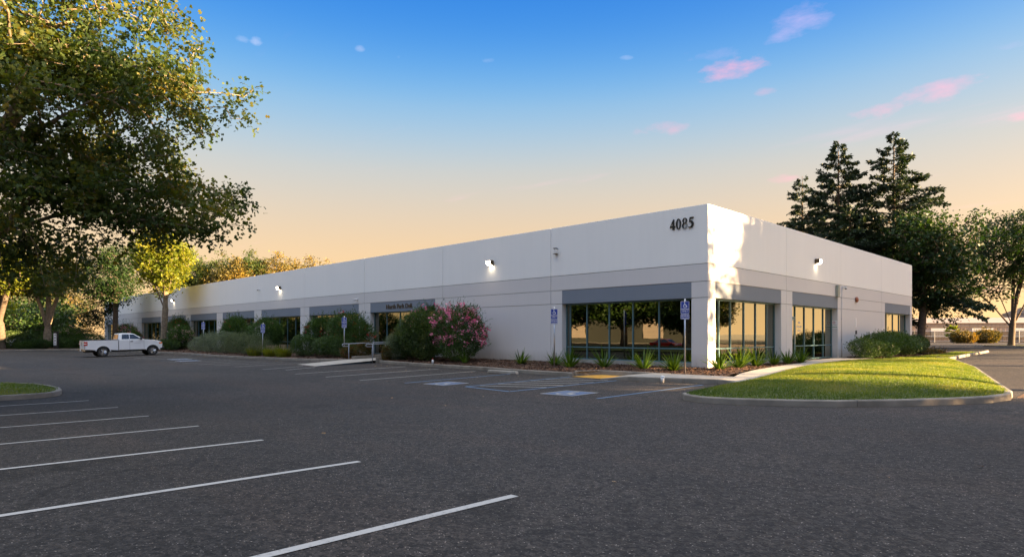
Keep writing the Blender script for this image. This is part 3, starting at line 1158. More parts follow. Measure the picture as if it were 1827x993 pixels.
patch('lawn', SVER[::-1], lambda x, y: zg(x, y) + .15 + .6 * max(0, 1 - abs(y + 44) / 7), M['lawn'], 3)


def blades(name, V, F, n, h, w, mat, keep=None):
    """grass: three-cornered blades over the triangles of a sheet"""
    V = np.array(V)
    T = []
    for f in F:
        for k in range(1, len(f) - 1):
            T.append((f[0], f[k], f[k + 1]))
    T = np.array(T)
    a, b, c = V[T[:, 0]], V[T[:, 1]], V[T[:, 2]]
    ar = np.linalg.norm(np.cross(b - a, c - a), axis=1)
    pick = RNG.choice(len(T), n, p=ar / ar.sum())
    u, v = RNG.random(n), RNG.random(n)
    fl = u + v > 1
    u[fl], v[fl] = 1 - u[fl], 1 - v[fl]
    P = a[pick] + (b - a)[pick] * u[:, None] + (c - a)[pick] * v[:, None]
    if keep is not None:
        k = keep(P)
        P = P[k]
    n = len(P)
    ang = RNG.random(n) * 2 * pi
    hh = h * RNG.uniform(.55, 1.25, n)
    ww = w * RNG.uniform(.7, 1.3, n)
    side = np.c_[np.cos(ang), np.sin(ang), np.zeros(n)] * ww[:, None] / 2
    lean = np.c_[RNG.normal(0, .45, (n, 2)), np.ones(n)] * hh[:, None]
    VV = np.stack([P - side, P + side, P + lean], 1).reshape(-1, 3)
    return link(name, np_mesh(name, VV, np.arange(3 * n).reshape(-1, 3)), mat)


tag(blades('grass', LV, LF, 170000, .055, .012, M['grass']), kind='stuff')


def sheet(o):
    return [tuple(v.co) for v in o.data.vertices], [tuple(p.vertices) for p in o.data.polygons]


for o in [o for o in list(COL.objects) if o.name.startswith('lawn.')][:2]:
    tag(blades('grass', *sheet(o), 14000, .06, .02, M['grass']), kind='stuff')


def chips(name, bed, n, size, mat):
    V, F = sheet(bed)
    V = np.array(V)
    T = np.array(F)
    a, b, c = V[T[:, 0]], V[T[:, 1]], V[T[:, 2]]
    ar = np.linalg.norm(np.cross(b - a, c - a), axis=1)
    pk = RNG.choice(len(T), n, p=ar / ar.sum())
    u, v = RNG.random(n), RNG.random(n)
    fl = u + v > 1
    u[fl], v[fl] = 1 - u[fl], 1 - v[fl]
    P = a[pk] + (b - a)[pk] * u[:, None] + (c - a)[pk] * v[:, None] + np.array([0, 0, .012])
    d1 = RNG.normal(0, 1, (n, 3)) * np.array([1, 1, .35])
    d1 /= np.linalg.norm(d1, axis=1)[:, None]
    d2 = np.cross(d1, RNG.normal(0, .3, (n, 3)) + np.array([0, 0, 1]))
    d2 /= np.linalg.norm(d2, axis=1)[:, None]
    l = size * RNG.uniform(.5, 1.5, n)[:, None]
    w = l * RNG.uniform(.2, .5, n)[:, None]
    VV = np.stack([P - d1 * l - d2 * w, P + d1 * l - d2 * w, P + d1 * l + d2 * w, P - d1 * l + d2 * w], 1).reshape(-1, 3)
    return tag(link(name, np_mesh(name, VV, np.arange(4 * n).reshape(-1, 4)), mat), kind='stuff')


BEDS = [o for o in COL.objects if o.name.startswith('planting_bed')]
chips('mulch_chips', BEDS[0], 26000, .035, M['chip'])
chips('mulch_chips', BEDS[1], 16000, .06, M['chip'])
chips('mulch_chips', BEDS[2], 5000, .045, M['chip'])

# ------------------------------------------------------------------ the office building
Z_TOP, Z_BAND, Z_HEAD, Z_SOF = 6.5, 4.14, 3.43, 2.78
G = 0.011                                  # half a reveal joint
DEP = 0.40                                 # pier depth
bld = tag(empty('office_building'), 'long single storey white and grey office building numbered 4085 with recessed windows', 'building')


def frame_obj(mb_fn, name, side, mat, parent, bevel=0.0):
    """build in facade coordinates: u along the facade, d into the building, z up"""
    mb = MB()
    mb_fn(mb)
    mb.v = [place(side, *v) for v in mb.v]
    return mb.obj(name, mat, parent, bevel=bevel)


def place(side, u, d, z):
    return (u, d, z) if side == 'S' else (-d, u, z)


def facade_panel(side, u0, u1, openings, z0=-.7):
    a, b = u0 + G, u1 - G
    if side == 'S' and u1 == 0:            # the long facade's last panel closes the corner
        b = 0.0
    ap = a
    if side == 'E' and u0 == 0:
        a, ap, u0 = .243, DEP + .004, .26
    top = frame_obj(lambda m: m.box(a, b, 0, .24, Z_BAND + G, Z_TOP), 'wall_panel', side, M['white'], bld, .006)
    frame_obj(lambda m: m.box(a, b, .004, .24, Z_HEAD + G, Z_BAND - G), 'band_panel', side, M['lgrey'], top, .006)
    cuts = [ap]
    for o0, o1 in openings:
        cuts += [o0, o1]
    cuts.append(b)
    for i in range(0, len(cuts), 2):
        p, q = cuts[i], cuts[i + 1]
        if q - p < .05:
            continue
        frame_obj(lambda m: m.box(p, q, .002, DEP, Z_SOF + G, Z_HEAD - G), 'pier_head', side, M['lgrey'], top, .006)
        frame_obj(lambda m: m.box(p, q, .002, DEP, z0, Z_SOF - G), 'pier', side, M['lgrey'], top, .006)
    for o0, o1 in openings:
        frame_obj(lambda m: m.box(o0 + .002, o1 - .002, .014, DEP - .02, Z_SOF, Z_HEAD - G * 1.6), 'lintel_panel', side, M['blue_grey'], top, .004)
    # joint filler behind
    if side == 'S' and u1 == 0:
        u1 = -.02
    frame_obj(lambda m: m.box(u0, u1, .03, .22, Z_HEAD - .05, Z_TOP - .03), 'joint_backing', side, M['joint'], top)
    for i in range(0, len(cuts), 2):
        p, q = cuts[i], cuts[i + 1]
        if q - p > .05:
            e0, e1 = (max(u0, ap - G + .001) if i == 0 else p + .03), (u1 if i == len(cuts) - 2 else q - .03)
            frame_obj(lambda m: m.box(e0, e1, .03, .22, z0 + .02, Z_HEAD - .06), 'joint_backing', side, M['joint'], top)
    return top


def window(side, o0, o1, mull, door=None, zs=0.13, trans=0.71, blinds=(), room=True):
    """storefront window between o0 and o1; mull: centres of the uprights"""
    W, D0, D1 = .05, .30, .40
    zt = Z_SOF - .003
    us = [o0 + .004 + W / 2] + list(mull) + [o1 - .004 - W / 2]
    z0 = zs + .05

    def fr(m):
        for u in us:
            m.box(u - W / 2, u + W / 2, D0, D1, zs, zt)
        for p, q in zip(us[:-1], us[1:]):
            for zz, hh in ((zs, .05), (trans - .025, .05), (zt - .06, .06)):
                m.box(p + W / 2, q - W / 2, D0 + .003, D1 - .003, zz, zz + hh)
    w = frame_obj(fr, 'window', side, M['teal'], bld)
    for p, q in zip(us[:-1], us[1:]):
        for za, zb in ((z0, trans - .025), (trans + .025, zt - .06)):
            frame_obj(lambda m: m.box(p + W / 2, q - W / 2, .345, .352, za, zb), 'pane', side, M['glass'], w)
    frame_obj(lambda m: m.box(o0 + .002, o1 - .002, .20, DEP + .02, -.3, zs - .002), 'sill', side, M['concrete'], w)
    for p, q, c in blinds:
        def bl(m):
            u = p
            while u < q - .05:
                m.quad((u, .62 + .03, .2), (u + .085, .62 - .02, .2), (u + .085, .62 - .02, 2.7), (u, .62 + .03, 2.7))
                u += .095
        frame_obj(bl, 'vertical_blind', side, M['blind'], w)
    if not room:
        return w
    # the room behind

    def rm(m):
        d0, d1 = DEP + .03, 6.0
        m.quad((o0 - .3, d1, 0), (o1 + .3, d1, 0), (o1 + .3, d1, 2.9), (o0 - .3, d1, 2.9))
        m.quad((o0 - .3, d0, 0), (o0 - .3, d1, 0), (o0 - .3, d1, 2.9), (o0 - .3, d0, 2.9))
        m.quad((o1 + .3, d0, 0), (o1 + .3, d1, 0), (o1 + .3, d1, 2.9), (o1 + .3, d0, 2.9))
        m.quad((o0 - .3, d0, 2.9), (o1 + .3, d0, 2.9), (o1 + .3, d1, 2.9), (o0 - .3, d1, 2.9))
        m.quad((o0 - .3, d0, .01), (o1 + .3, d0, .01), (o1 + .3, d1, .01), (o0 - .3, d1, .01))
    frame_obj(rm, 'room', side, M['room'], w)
    return w


JL = [0, -8.33, -16.81, -25.36, -34.03, -42.86, -51.85, -60.99, -69.87, -79.59, -89.32, -98.2]
OL = {0: (-7.61, -.72), 2: (-24.63, -17.53), 3: (-33.31, -26.09), 4: (-42.09, -34.78), 5: (-51.05, -43.61), 6: (-60.2, -52.61), 7: (-69.2, -61.73), 8: (-78.65, -70.6), 10: (-97.4, -90.0)}
for k in range(len(JL) - 1):
    u1, u0 = JL[k], JL[k + 1]
    facade_panel('S', u0, u1, [OL[k]] if k in OL else [])
wa = window('S', -7.61, -.72, (-7.35, -6.33, -5.04, -3.75, -2.42), blinds=((-6.30, -5.85, 0),), room=False)
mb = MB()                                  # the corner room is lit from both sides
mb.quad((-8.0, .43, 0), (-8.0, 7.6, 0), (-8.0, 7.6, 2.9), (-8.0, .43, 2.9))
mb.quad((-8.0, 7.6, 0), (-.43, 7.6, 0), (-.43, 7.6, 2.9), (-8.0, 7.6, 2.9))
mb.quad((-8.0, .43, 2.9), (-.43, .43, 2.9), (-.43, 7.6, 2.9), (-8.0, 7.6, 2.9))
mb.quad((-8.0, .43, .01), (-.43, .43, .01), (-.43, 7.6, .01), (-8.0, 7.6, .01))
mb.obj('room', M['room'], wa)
window('S', -24.63, -17.53, (-23.1, -21.6, -20.2, -18.8), zs=.02, blinds=((-24.5, -23.2, 0), (-23.0, -22.3, 0)))
for k in (3, 4, 5, 6, 7, 8, 10):
    a, b = OL[k]
    n = 5
    mu = [a + (b - a) * i / n for i in range(1, n)]
    bl = {3: ((b - 1.4, b - .1, 0),), 4: ((a + 2.0, b - 1.7, 0),), 5: (), 6: ((a + 1.6, b - .1, 0),), 7: ((a + 3.6, b - .1, 0),), 8: ((a + 3.0, a + 5.0, 0),), 10: ()}[k]
    window('S', a, b, mu, blinds=bl)
JR = [0, 7.82, 15.67, 23.6, 31.48]
facade_panel('E', JR[0], JR[1], [(.64, 7.21)])
facade_panel('E', JR[1], JR[2], [(8.57, 15.14)])
facade_panel('E', JR[2], JR[3], [])
facade_panel('E', JR[3], JR[4], [(24.43, 30.96)])
window('E', .64, 7.21, (1.55, 2.6, 3.9, 5.1, 6.3), blinds=((2.1, 2.55, 0), (3.0, 3.85, 0)), room=False)
window('E', 24.43, 30.96, (26.0, 27.6, 29.2), blinds=((24.6, 25.9, 0),))


def entrance():
    o0, o1 = 8.57, 15.14
    W = .05
    zt = Z_SOF - .003
    us = [o0 + .03, 9.75, 11.0, 12.35, 13.75, o1 - .03]

    def fr(m):
        for u in us:
            m.box(u - W / 2, u + W / 2, .30, .40, .0, zt)
        for i, (p, q) in enumerate(zip(us[:-1], us[1:])):
            rows = ((.0, .06), (.69, .05), (zt - .06, .06)) if i else ((zt - .06, .06), (2.15, .06))
            for zz, hh in rows:
                m.box(p + W / 2, q - W / 2, .303, .397, zz, zz + hh)
    w = frame_obj(fr, 'window', 'E', M['teal'], bld)
    for i, (p, q) in enumerate(zip(us[:-1], us[1:])):
        for za, zb in (((.06, .69), (.74, zt - .06)) if i else ((2.21, zt - .06),)):
            frame_obj(lambda m: m.box(p + W / 2, q - W / 2, .345, .352, za, zb), 'pane', 'E', M['glass'], w)

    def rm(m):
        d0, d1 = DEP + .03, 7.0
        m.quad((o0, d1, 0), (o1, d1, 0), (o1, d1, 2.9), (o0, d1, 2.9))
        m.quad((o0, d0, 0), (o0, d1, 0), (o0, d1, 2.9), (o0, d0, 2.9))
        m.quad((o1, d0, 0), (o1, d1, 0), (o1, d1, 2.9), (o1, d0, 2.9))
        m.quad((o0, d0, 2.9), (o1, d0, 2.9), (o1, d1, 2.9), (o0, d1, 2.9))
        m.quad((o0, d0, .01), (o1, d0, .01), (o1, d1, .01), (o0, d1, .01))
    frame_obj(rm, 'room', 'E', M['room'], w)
    p, q = us[0] + W / 2 + .01, us[1] - W / 2 - .01

    def dr(m):
        m.box(p, p + .09, .315, .36, .02, 2.13)
        m.box(q - .09, q, .315, .36, .02, 2.13)
        m.box(p + .09, q - .09, .317, .358, .02, .28)
        m.box(p + .09, q - .09, .317, .358, 2.03, 2.13)
    d = frame_obj(dr, 'door', 'E', M['teal'], bld)
    frame_obj(lambda m: m.box(p + .09, q - .09, .335, .342, .28, 2.03), 'pane', 'E', M['glass'], d)

    def hn(m):
        m.tube([(q - .15, .31, .85), (q - .15, .25, .85), (q - .15, .25, 1.25), (q - .15, .31, 1.25)], .014, 8)
    frame_obj(hn, 'handle', 'E', M['metal'], d)


entrance()
# roof deck behind the parapet
mb = MB()
mb.box(-98.0, -.26, .26, 31.2, 5.75, 5.85)
mb.obj('roof', M['roof'], bld)
mb = MB()
mb.box(-98.2, -.3, 31.22, 31.47, -.7, Z_TOP)
mb.obj('rear_wall', M['white'], bld)
mb = MB()
mb.box(-98.19, -97.95, .26, 31.2, -.7, Z_TOP)
mb.obj('end_wall', M['white'], bld)
mb = MB()
mb.box(-97.9, -.45, .45, 31.2, -.3, 0)
mb.obj('floor_slab', M['room_floor'], bld)


# --- lettering
def as_mesh(o):
    me = bpy.data.meshes.new_from_object(o)
    r = bpy.data.objects.new(o.name, me)
    COL.objects.link(r)
    r.parent = o.parent
    r.matrix_basis = o.matrix_basis.copy()
    n = o.name
    bpy.data.objects.remove(o)
    r.name = n
    return r


def text_obj(name, s, size, mat, parent, loc, rot, extrude=.01, align='LEFT', bold=0.0, sx=1.0):
    c = bpy.data.curves.new(name, 'FONT')
    c.body = s
    c.size = size
    c.extrude = extrude
    c.align_x = align
    c.offset = bold
    c.materials.append(mat)
    o = bpy.data.objects.new(name, c)
    COL.objects.link(o)
    o.parent = parent
    o.location = loc
    o.rotation_euler = rot
    o.scale = (sx, 1, 1)
    return as_mesh(o)


def serif_digit(ch, h, extr, mat, parent, name='address_digit'):
    """bold roman digit from closed outlines"""
    def ell(cx, cy, rx, ry, n=28, a0=0, a1=2 * pi):
        return [(cx + rx * math.cos(a), cy + ry * math.sin(a)) for a in np.linspace(a0, a1, n, endpoint=abs(a1 - a0) < 6.2)]
    if ch == '0':
        loops = [ell(.28, .5, .27, .51), ell(.28, .5, .115, .445)[::-1]]
    elif ch == '8':
        loops = [ell(.28, .27, .28, .285) , ell(.28, .27, .14, .225)[::-1]]
        loops2 = [ell(.28, .75, .245, .255), ell(.28, .75, .12, .20)[::-1]]
    elif ch == '4':
        loops = [[(.0, .24), (.38, 1.0), (.48, 1.0), (.48, .37), (.58, .37), (.58, .22), (.48, .22), (.48, 0), (.30, 0), (.30, .22), (.0, .22)], [(.09, .37), (.30, .37), (.30, .78)]]
    else:
        o = [(.15, 1.0), (.54, 1.0), (.50, .86), (.19, .86), (.165, .72)]
        o += ell(.22, .335, .33, .355, 20, math.radians(85), math.radians(-110))
        o += [(.0, .03), (.0, .13)] + ell(.14, .32, .19, .225, 14, math.radians(-95), math.radians(75)) + [(.06, .55)]
        loops = [o]
    sets = [loops] + ([loops2] if ch == '8' else [])
    out = None
    for ls in sets:
        c = bpy.data.curves.new(name, 'CURVE')
        c.dimensions = '2D'
        c.fill_mode = 'BOTH'
        c.extrude = extr
        c.materials.append(mat)
        for lp in ls:
            sp = c.splines.new('POLY')
            sp.points.add(len(lp) - 1)
            for p, (x, y) in zip(sp.points, lp):
                p.co = (x * h, y * h, 0, 1)
            sp.use_cyclic_u = True
        if out is None:
            out = bpy.data.objects.new(name, c)
            COL.objects.link(out)
            out.parent = parent
        else:
            for sp in c.splines:
                s2 = out.data.splines.new('POLY')
                s2.points.add(len(sp.points) - 1)
                for p, q in zip(s2.points, sp.points):
                    p.co = q.co
                s2.use_cyclic_u = True
    return as_mesh(out)


for i, chh in enumerate('4085'):
    o = serif_digit(chh, .43, .02, M['black'], bld)
    o.location = (-1.69 + .285 * i, -.03, 5.63)
    o.rotation_euler = (pi / 2, 0, 0)
text_obj('shop_lettering', 'North Park Deli', .40, M['black'], bld, (-22.72, -.012, 2.98), (pi / 2, 0, 0), .012, bold=.006, sx=1.09)
for s, z, sz in (('4085', 1.86, .15), ('Nelson Rd', 1.66, .15), ('Suite 1', 1.46, .15)):
    text_obj('door_lettering', s, sz, M['sign_white'], bld, (-.338, 10.35, z), (pi / 2, 0, pi / 2), .001, 'CENTER', .002)


# --- fixtures on the walls
def wall_light(side, u, z, label):
    t = tag(empty('wall_light', place(side, u, 0, z), 0 if side == 'S' else pi / 2), label, 'wall light', 'lit lamps high on the building walls')
    m = MB()
    m.prism([(-.16, -.13), (.16, -.13), (.16, .13), (-.16, .13)], -.05, -.002)
    m.v = [(x, y, zz) for x, y, zz in m.v]
    m.obj('back_plate', M['bronze'], t, bevel=.01)
    h = MB()
    prof = [(-.05, -.12), (-.20, -.12), (-.27, -.02), (-.25, .13), (-.05, .14)]
    n = len(prof)
    V = [(-.18, y, zz) for y, zz in prof] + [(.18, y, zz) for y, zz in prof]
    h.add(V, [tuple(range(n)), tuple(range(2 * n - 1, n - 1, -1))] + [(i, (i + 1) % n, (i + 1) % n + n, i + n) for i in range(n)])
    h.obj('housing', M['bronze'], t, bevel=.012)
    l = MB()
    V = [(-.16, -.205, -.118), (.16, -.205, -.118), (.16, -.275, -.02), (-.16, -.275, -.02), (-.16, -.265, .10), (.16, -.265, .10)]
    V = [(x, y - .006, zz) for x, y, zz in V]
    l.add(V, [(0, 1, 2, 3), (3, 2, 5, 4)])
    l.add([(-.15, -.19, -.128), (.15, -.19, -.128), (.15, -.07, -.128), (-.15, -.07, -.128)], [(0, 1, 2, 3)])
    l.obj('lens', M['lamp'], t)
    lt = bpy.data.lights.new('lamp_bulb', 'SPOT')
    lt.energy = 0.45
    lt.color = (1.0, .82, .55)
    lt.shadow_soft_size = .08
    lt.spot_size = math.radians(125)
    lt.spot_blend = .8
    lo = bpy.data.objects.new('lamp_bulb', lt)
    COL.objects.link(lo)
    lo.parent = t
    lo.location = (0, -.24, -.16)
    lo.rotation_euler = (math.radians(12), 0, 0)
    return t


wall_light('S', -12.58, 5.15, 'lit wall lamp on the long facade nearest the number 4085')
wall_light('S', -38.35, 5.15, 'lit wall lamp on the long facade left of the deli sign')
wall_light('S', -65.69, 5.15, 'lit wall lamp on the long facade beside the slim yellow tree')
wall_light('E', 11.72, 5.15, 'lit wall lamp on the short facade above the glass entrance')


def camera_unit(side, u, z, label, kind):
    t = tag(empty('security_camera', place(side, u, 0, z), 0 if side == 'S' else pi / 2), label, 'camera', 'security cameras on the building walls')
    if kind == 'box':
        MB().box(-.06, .06, -.16, -.002, -.12, .12).obj('housing', M['cam_white'], t, bevel=.01)
        MB().box(-.085, .085, -.2, -.002, .125, .15).obj('hood', M['dark_plastic'], t, bevel=.004)
        MB().box(-.085, .085, -.2, -.002, -.15, -.13).obj('base_plate', M['bronze'], t, bevel=.004)
    elif kind == 'bullet':
        MB().lathe([(.05, -.06), (.05, -.002)], 12, 'y').obj('mount', M['cam_white'], t)
        MB().tube([(0, -.06, 0), (-.02, -.11, -.02)], .02).obj('arm', M['cam_white'], t)
        MB().tube([(.05, -.09, .0), (-.17, -.2, -.05)], .048, 12).obj('body', M['cam_white'], t)
        MB().tube([(-.172, -.201, -.05), (-.18, -.205, -.052)], .04, 12).obj('lens', M['dark_plastic'], t)
    else:
        MB().lathe([(.07, -.05), (.07, -.002)], 12, 'y').obj('mount', M['cam_white'], t)
        MB().tube([(0, -.05, 0), (0, -.16, .02)], .025).obj('arm', M['cam_white'], t)
        MB().lathe([(.075, 0), (.075, .09), (.05, .11)], 14, 'z', (0, -.16, -.06)).obj('body', M['cam_white'], t)
        MB().lathe([(.015, -.06), (.05, -.045), (.065, 0)], 14, 'z', (0, -.16, -.062)).obj('dome', M['dark_plastic'], t)
    return t


camera_unit('S', -7.94, 5.35, 'small white camera box with dark hood beside the panel joint left of 4085', 'box')
camera_unit('S', -26.25, 3.75, 'white bullet camera on the grey band just left of the deli lintel', 'bullet')
camera_unit('S', -42.5, 5.26, 'small white camera on the panel joint left of the middle lamp', 'dome')
camera_unit('S', -78.4, 5.3, 'small white camera far along the long facade behind the trees', 'dome')
camera_unit('E', 15.98, 4.02, 'white dome camera on the short facade above the conduit', 'dome')
t = tag(empty('electrical_box', (0, 14.9, 3.75)), 'grey green electrical box on the band right of the entrance lintel', 'electrical box')
MB().box(.002, .14, -.16, .16, -.33, .33).obj('cover', plain('grey green metal', (.26, .29, .26), .5), t, bevel=.01)
MB().box(.002, .12, .18, .36, -.3, -.12).obj('junction', M['cam_white'], t, bevel=.008)
t = tag(empty('conduit', (0, 15.72, 0)), 'thin pale conduit running down the panel joint beside the entrance', 'conduit')
MB().tube([(.03, 0, 0), (.03, 0, 4.0)], .022).obj('pipe', M['lgrey'], t, smooth=True)
for z in (1.0, 2.2, 3.4):
    MB().box(.002, .05, -.05, .05, z - .015, z + .015).obj('strap', M['metal'], t)
t = tag(empty('alarm_bell', (0, 18.3, 3.4)), 'red brown alarm bell on the blank wall of the short facade', 'alarm bell')
MB().box(.002, .05, -.10, .10, -.13, .13).obj('back_box', M['red_brown'], t, bevel=.008)
MB().lathe([(.17, .05), (.165, .09), (.12, .13), (.04, .15)], 20, 'x').obj('gong', M['red_brown'], t, smooth=True)
t = tag(empty('entry_keypad', (0, 18.3, 1.75)), 'small dark keypad below a white strip on the blank wall', 'keypad')
MB().box(.002, .06, -.07, .07, -.42, -.2).obj('keypad_body', M['dark_plastic'], t, bevel=.01)
MB().box(.002, .02, -.09, .09, .0, .55).obj('notice_strip', M['sign_white'], t)
t = tag(empty('wall_sign', (-.2, 15.143, 1.88)), 'white notice plate with red symbol on the jamb right of the entrance', 'sign')
t.rotation_euler = (0, 0, 0)
MB().box(-.17, .17, -.016, -.004, -.22, .22).obj('plate', M['sign_white'], t)
text_obj('lettering', 'NO SMOKING', .05, M['black'], t, (0, -.018, -.05), (pi / 2, 0, 0), .001, 'CENTER')
m = MB()
for a in np.linspace(0, 2 * pi, 17)[:-1]:
    b_ = a + 2 * pi / 16
    m.quad(*[(r * math.cos(x), -.019, .1 + r * math.sin(x)) for r, x in ((.07, a), (.07, b_), (.05, b_), (.05, a))])
m.obj('red_ring', M['tail'], t)
MB().box(-.17, .17, -.0175, -.0165, -.17, -.14).obj('rule', plain('green rule', (.05, .2, .08)), t)


# --- parking signs
def parking_sign(x, y, label, lines=('PARKING', 'ONLY'), h=2.2, tilt=0.0, top_z=None):
    z = zbed(x, y) - .05
    t = tag(empty('parking_sign', (x, y, z), math.radians(rnd.uniform(-3, 3))), label, 'parking sign', 'blue accessible parking signs on posts')
    t.rotation_euler = (0, tilt, math.radians(28 if x > -10 else 52) + t.rotation_euler[2])
    MB().tube([(0, 0, -.3), (0, 0, h + .55)], .03, 10).obj('post', M['metal'], t, smooth=True)

    def plate(z0, z1, nm):
        m = MB()
        r = .03
        w = .155
        poly = []
        for cx, cz, a0 in ((w - r, z1 - r, 0), (-w + r, z1 - r, 90), (-w + r, z0 + r, 180), (w - r, z0 + r, 270)):
            for k in range(4):
                a = math.radians(a0 + 30 * k)
                poly.append((cx + r * math.cos(a), cz + r * math.sin(a)))
        m.prism(poly, -.040, -.034)
        o = m.obj(nm, M['sign_blue'], t)
        b = MB()
        e, f = .006, .016
        for x0, x1, q0, q1 in ((-w + f, w - f, z1 - f, z1 - e), (-w + f, w - f, z0 + e, z0 + f), (-w + e, -w + f, z0 + f, z1 - f), (w - f, w - e, z0 + f, z1 - f)):
            b.quad((x0, -.0415, q0), (x1, -.0415, q0), (x1, -.0415, q1), (x0, -.0415, q1))
        b.obj('border', M['sign_white'], o)
        return o
    p1 = plate(h, h + .46, 'sign_plate')
    m = MB()
    wheelchair(m, 0.0, h + .325, .22, lambda u, v: (u, -.0425, v))
    m.obj('wheelchair_symbol', M['sign_white'], p1)
    zz = h + .145
    for s in lines:
        text_obj('lettering', s, .075, M['sign_white'], p1, (0, -.0425, zz), (pi / 2, 0, 0), .0005, 'CENTER', .001)
        zz -= .075
    p2 = plate(h - .20, h - .006, 'fine_plate')
    for s, q in (('MINIMUM', h - .09), ('FINE $250', h - .165)):
        text_obj('lettering', s, .058, M['sign_white'], p2, (0, -.0425, q), (pi / 2, 0, 0), .0005, 'CENTER', .001)
    for q in (h + .42, h - .17):
        MB().lathe([(.01, -.046), (.01, -.03)], 8, 'y', (0, 0, q)).obj('bolt', M['metal'], t)
    return t


parking_sign(.36, -2.4, 'blue parking sign on a post nearest the building corner', h=2.22)
parking_sign(-6.08, -2.3, 'blue parking sign on a post in front of the blank wall beside the big window', h=2.15)
parking_sign(-23.5, -2.6, 'blue parking sign on a post by the red flowering oleander and ramp', h=2.15)
parking_sign(-34.9, -3.0, 'blue parking sign leaning at the right end of the long sage hedge', h=2.0, tilt=.03)
parking_sign(-49.5, -2.3, 'blue parking sign behind the left part of the long sage hedge', h=2.2)
parking_sign(-74.5, -2.3, 'small blue parking sign behind the white pickup truck', h=2.1)

# --- kerb ramp, walk and handrails at the deli
ramp = tag(empty('ramp'), kind='structure')


def zr(x, y):
    e = 1 if y > -4.0 else max(0.0, (y + 7.3) / 3.3)
    z0 = zg(x, max(min(y, -4), -7.3))
    if y <= -4.0:
        return z0 + .012 + .13 * e
    return zg(x, -4) + .142 + (-.02 - zg(x, -4) - .142) * min(1, (y + 4.0) / 4.0)


patch('ramp_apron', [(-20.9, -7.0), (-18.3, -7.25), (-18.05, -4.0), (-20.65, -4.0)], zr, M['concrete'], .5, 0, None, ramp)
patch('ramp_walk', [(-20.55, -3.985), (-18.2, -3.985), (-18.2, .3), (-20.55, .3)], zr, M['concrete'], .5, 0, None, ramp)
strip('blue_edge', (-18.28, -7.2), (-18.02, -4.0), .09, M['blue_line'], ramp, .03)
for x in (-20.68, -18.1):
    m = MB()
    V, F = [], []
    ys = np.linspace(-3.7, -.05, 9)
    for y in ys:
        zt = zr(x, y) + .17
        for dx, z in ((-.08, zt - .6), (-.08, zt), (.08, zt), (.08, zt - .6)):
            V.append((x + dx, y, z))
    for i in range(8):
        for k in range(3):
            F.append((i * 4 + k, i * 4 + k + 1, i * 4 + k + 5, i * 4 + k + 4))
    F += [(3, 2, 1, 0), (32, 33, 34, 35)]
    m.add(V, F)
    m.obj('ramp_curb_wall', M['kerb'], ramp)


def handrail(x, y0, y1, label):
    t = tag(empty('handrail', (x, 0, 0)), label, 'handrail', 'handrails of the deli ramp')
    ye = y0 - .35
    za, zb, ze = zr(x, y0) + .92, zr(x, y1) + .92, zr(x, y0) + .92
    loop = [(0, y0, za - .14), (0, ye, za - .14), (0, ye - .06, za - .11), (0, ye - .075, za - .07), (0, ye - .06, za - .03), (0, ye, za)]
    MB().tube(loop + [(0, y0, za), (0, y1, zb), (0, y1 + .3, zb)], .022, 8).obj('top_rail', M['rail'], t, smooth=True)
    for y in (y0, (y0 + y1) / 2 + .4, y1):
        MB().tube([(0, y, zr(x, y) - .1), (0, y, zr(x, y) + .92)], .024, 8).obj('post', M['rail'], t, smooth=True)
    return t


handrail(-20.66, -3.94, -1.4, 'left painted handrail of the ramp to the deli')
handrail(-18.12, -3.94, -.9, 'right painted handrail of the ramp to the deli')

# --- small things on the ground
t = tag(empty('wheel_stop', (-6.95, -4.62, zg(-6.95, -4.62)), .05), 'worn concrete wheel stop against the kerb left of the blue bay', 'wheel stop')
MB().prism([(-.85, 0), (.85, 0), (.80, .13), (-.80, .13)], -.09, .09).obj('stop_block', M['concrete'], t, bevel=.02)
t = tag(empty('paper_cup', (.85, -4.72, zg(.85, -4.72) + .004)), 'small white paper cup standing against the kerb of the walk', 'cup')
MB().lathe([(.045, 0), (.07, .2), (.06, .2), (.04, .02)], 12).obj('cup_wall', M['cam_white'], t, smooth=True)
MB().lathe([(.072, .2), (.072, .215), (.03, .24)], 12).obj('cup_lid', M['cam_white'], t)
t = tag(empty('bottle', (-13.0, -3.68, zg(-13, -3.68) + .15)), 'small white bottle with a red cap standing on the kerb', 'bottle')
MB().lathe([(.05, 0), (.055, .17), (.025, .23)], 10).obj('bottle_body', M['cam_white'], t, smooth=True)
MB().lathe([(.03, .23), (.03, .3)], 10).obj('cap', M['tail'], t)

# ------------------------------------------------------------------ vegetation
def rot_frames(n, up_bias=0.6, rng=RNG):
    """random leaf frames: columns along, across, normal"""
    nrm = rng.normal(0, 1, (n, 3))
    nrm[:, 2] += up_bias * 1.6
    nrm /= np.linalg.norm(nrm, axis=1)[:, None]
    t = rng.normal(0, 1, (n, 3))
    t[:, 2] -= .35
    t -= nrm * (t * nrm).sum(1)[:, None]
    t /= np.linalg.norm(t, axis=1)[:, None]
    return t, np.cross(nrm, t), nrm


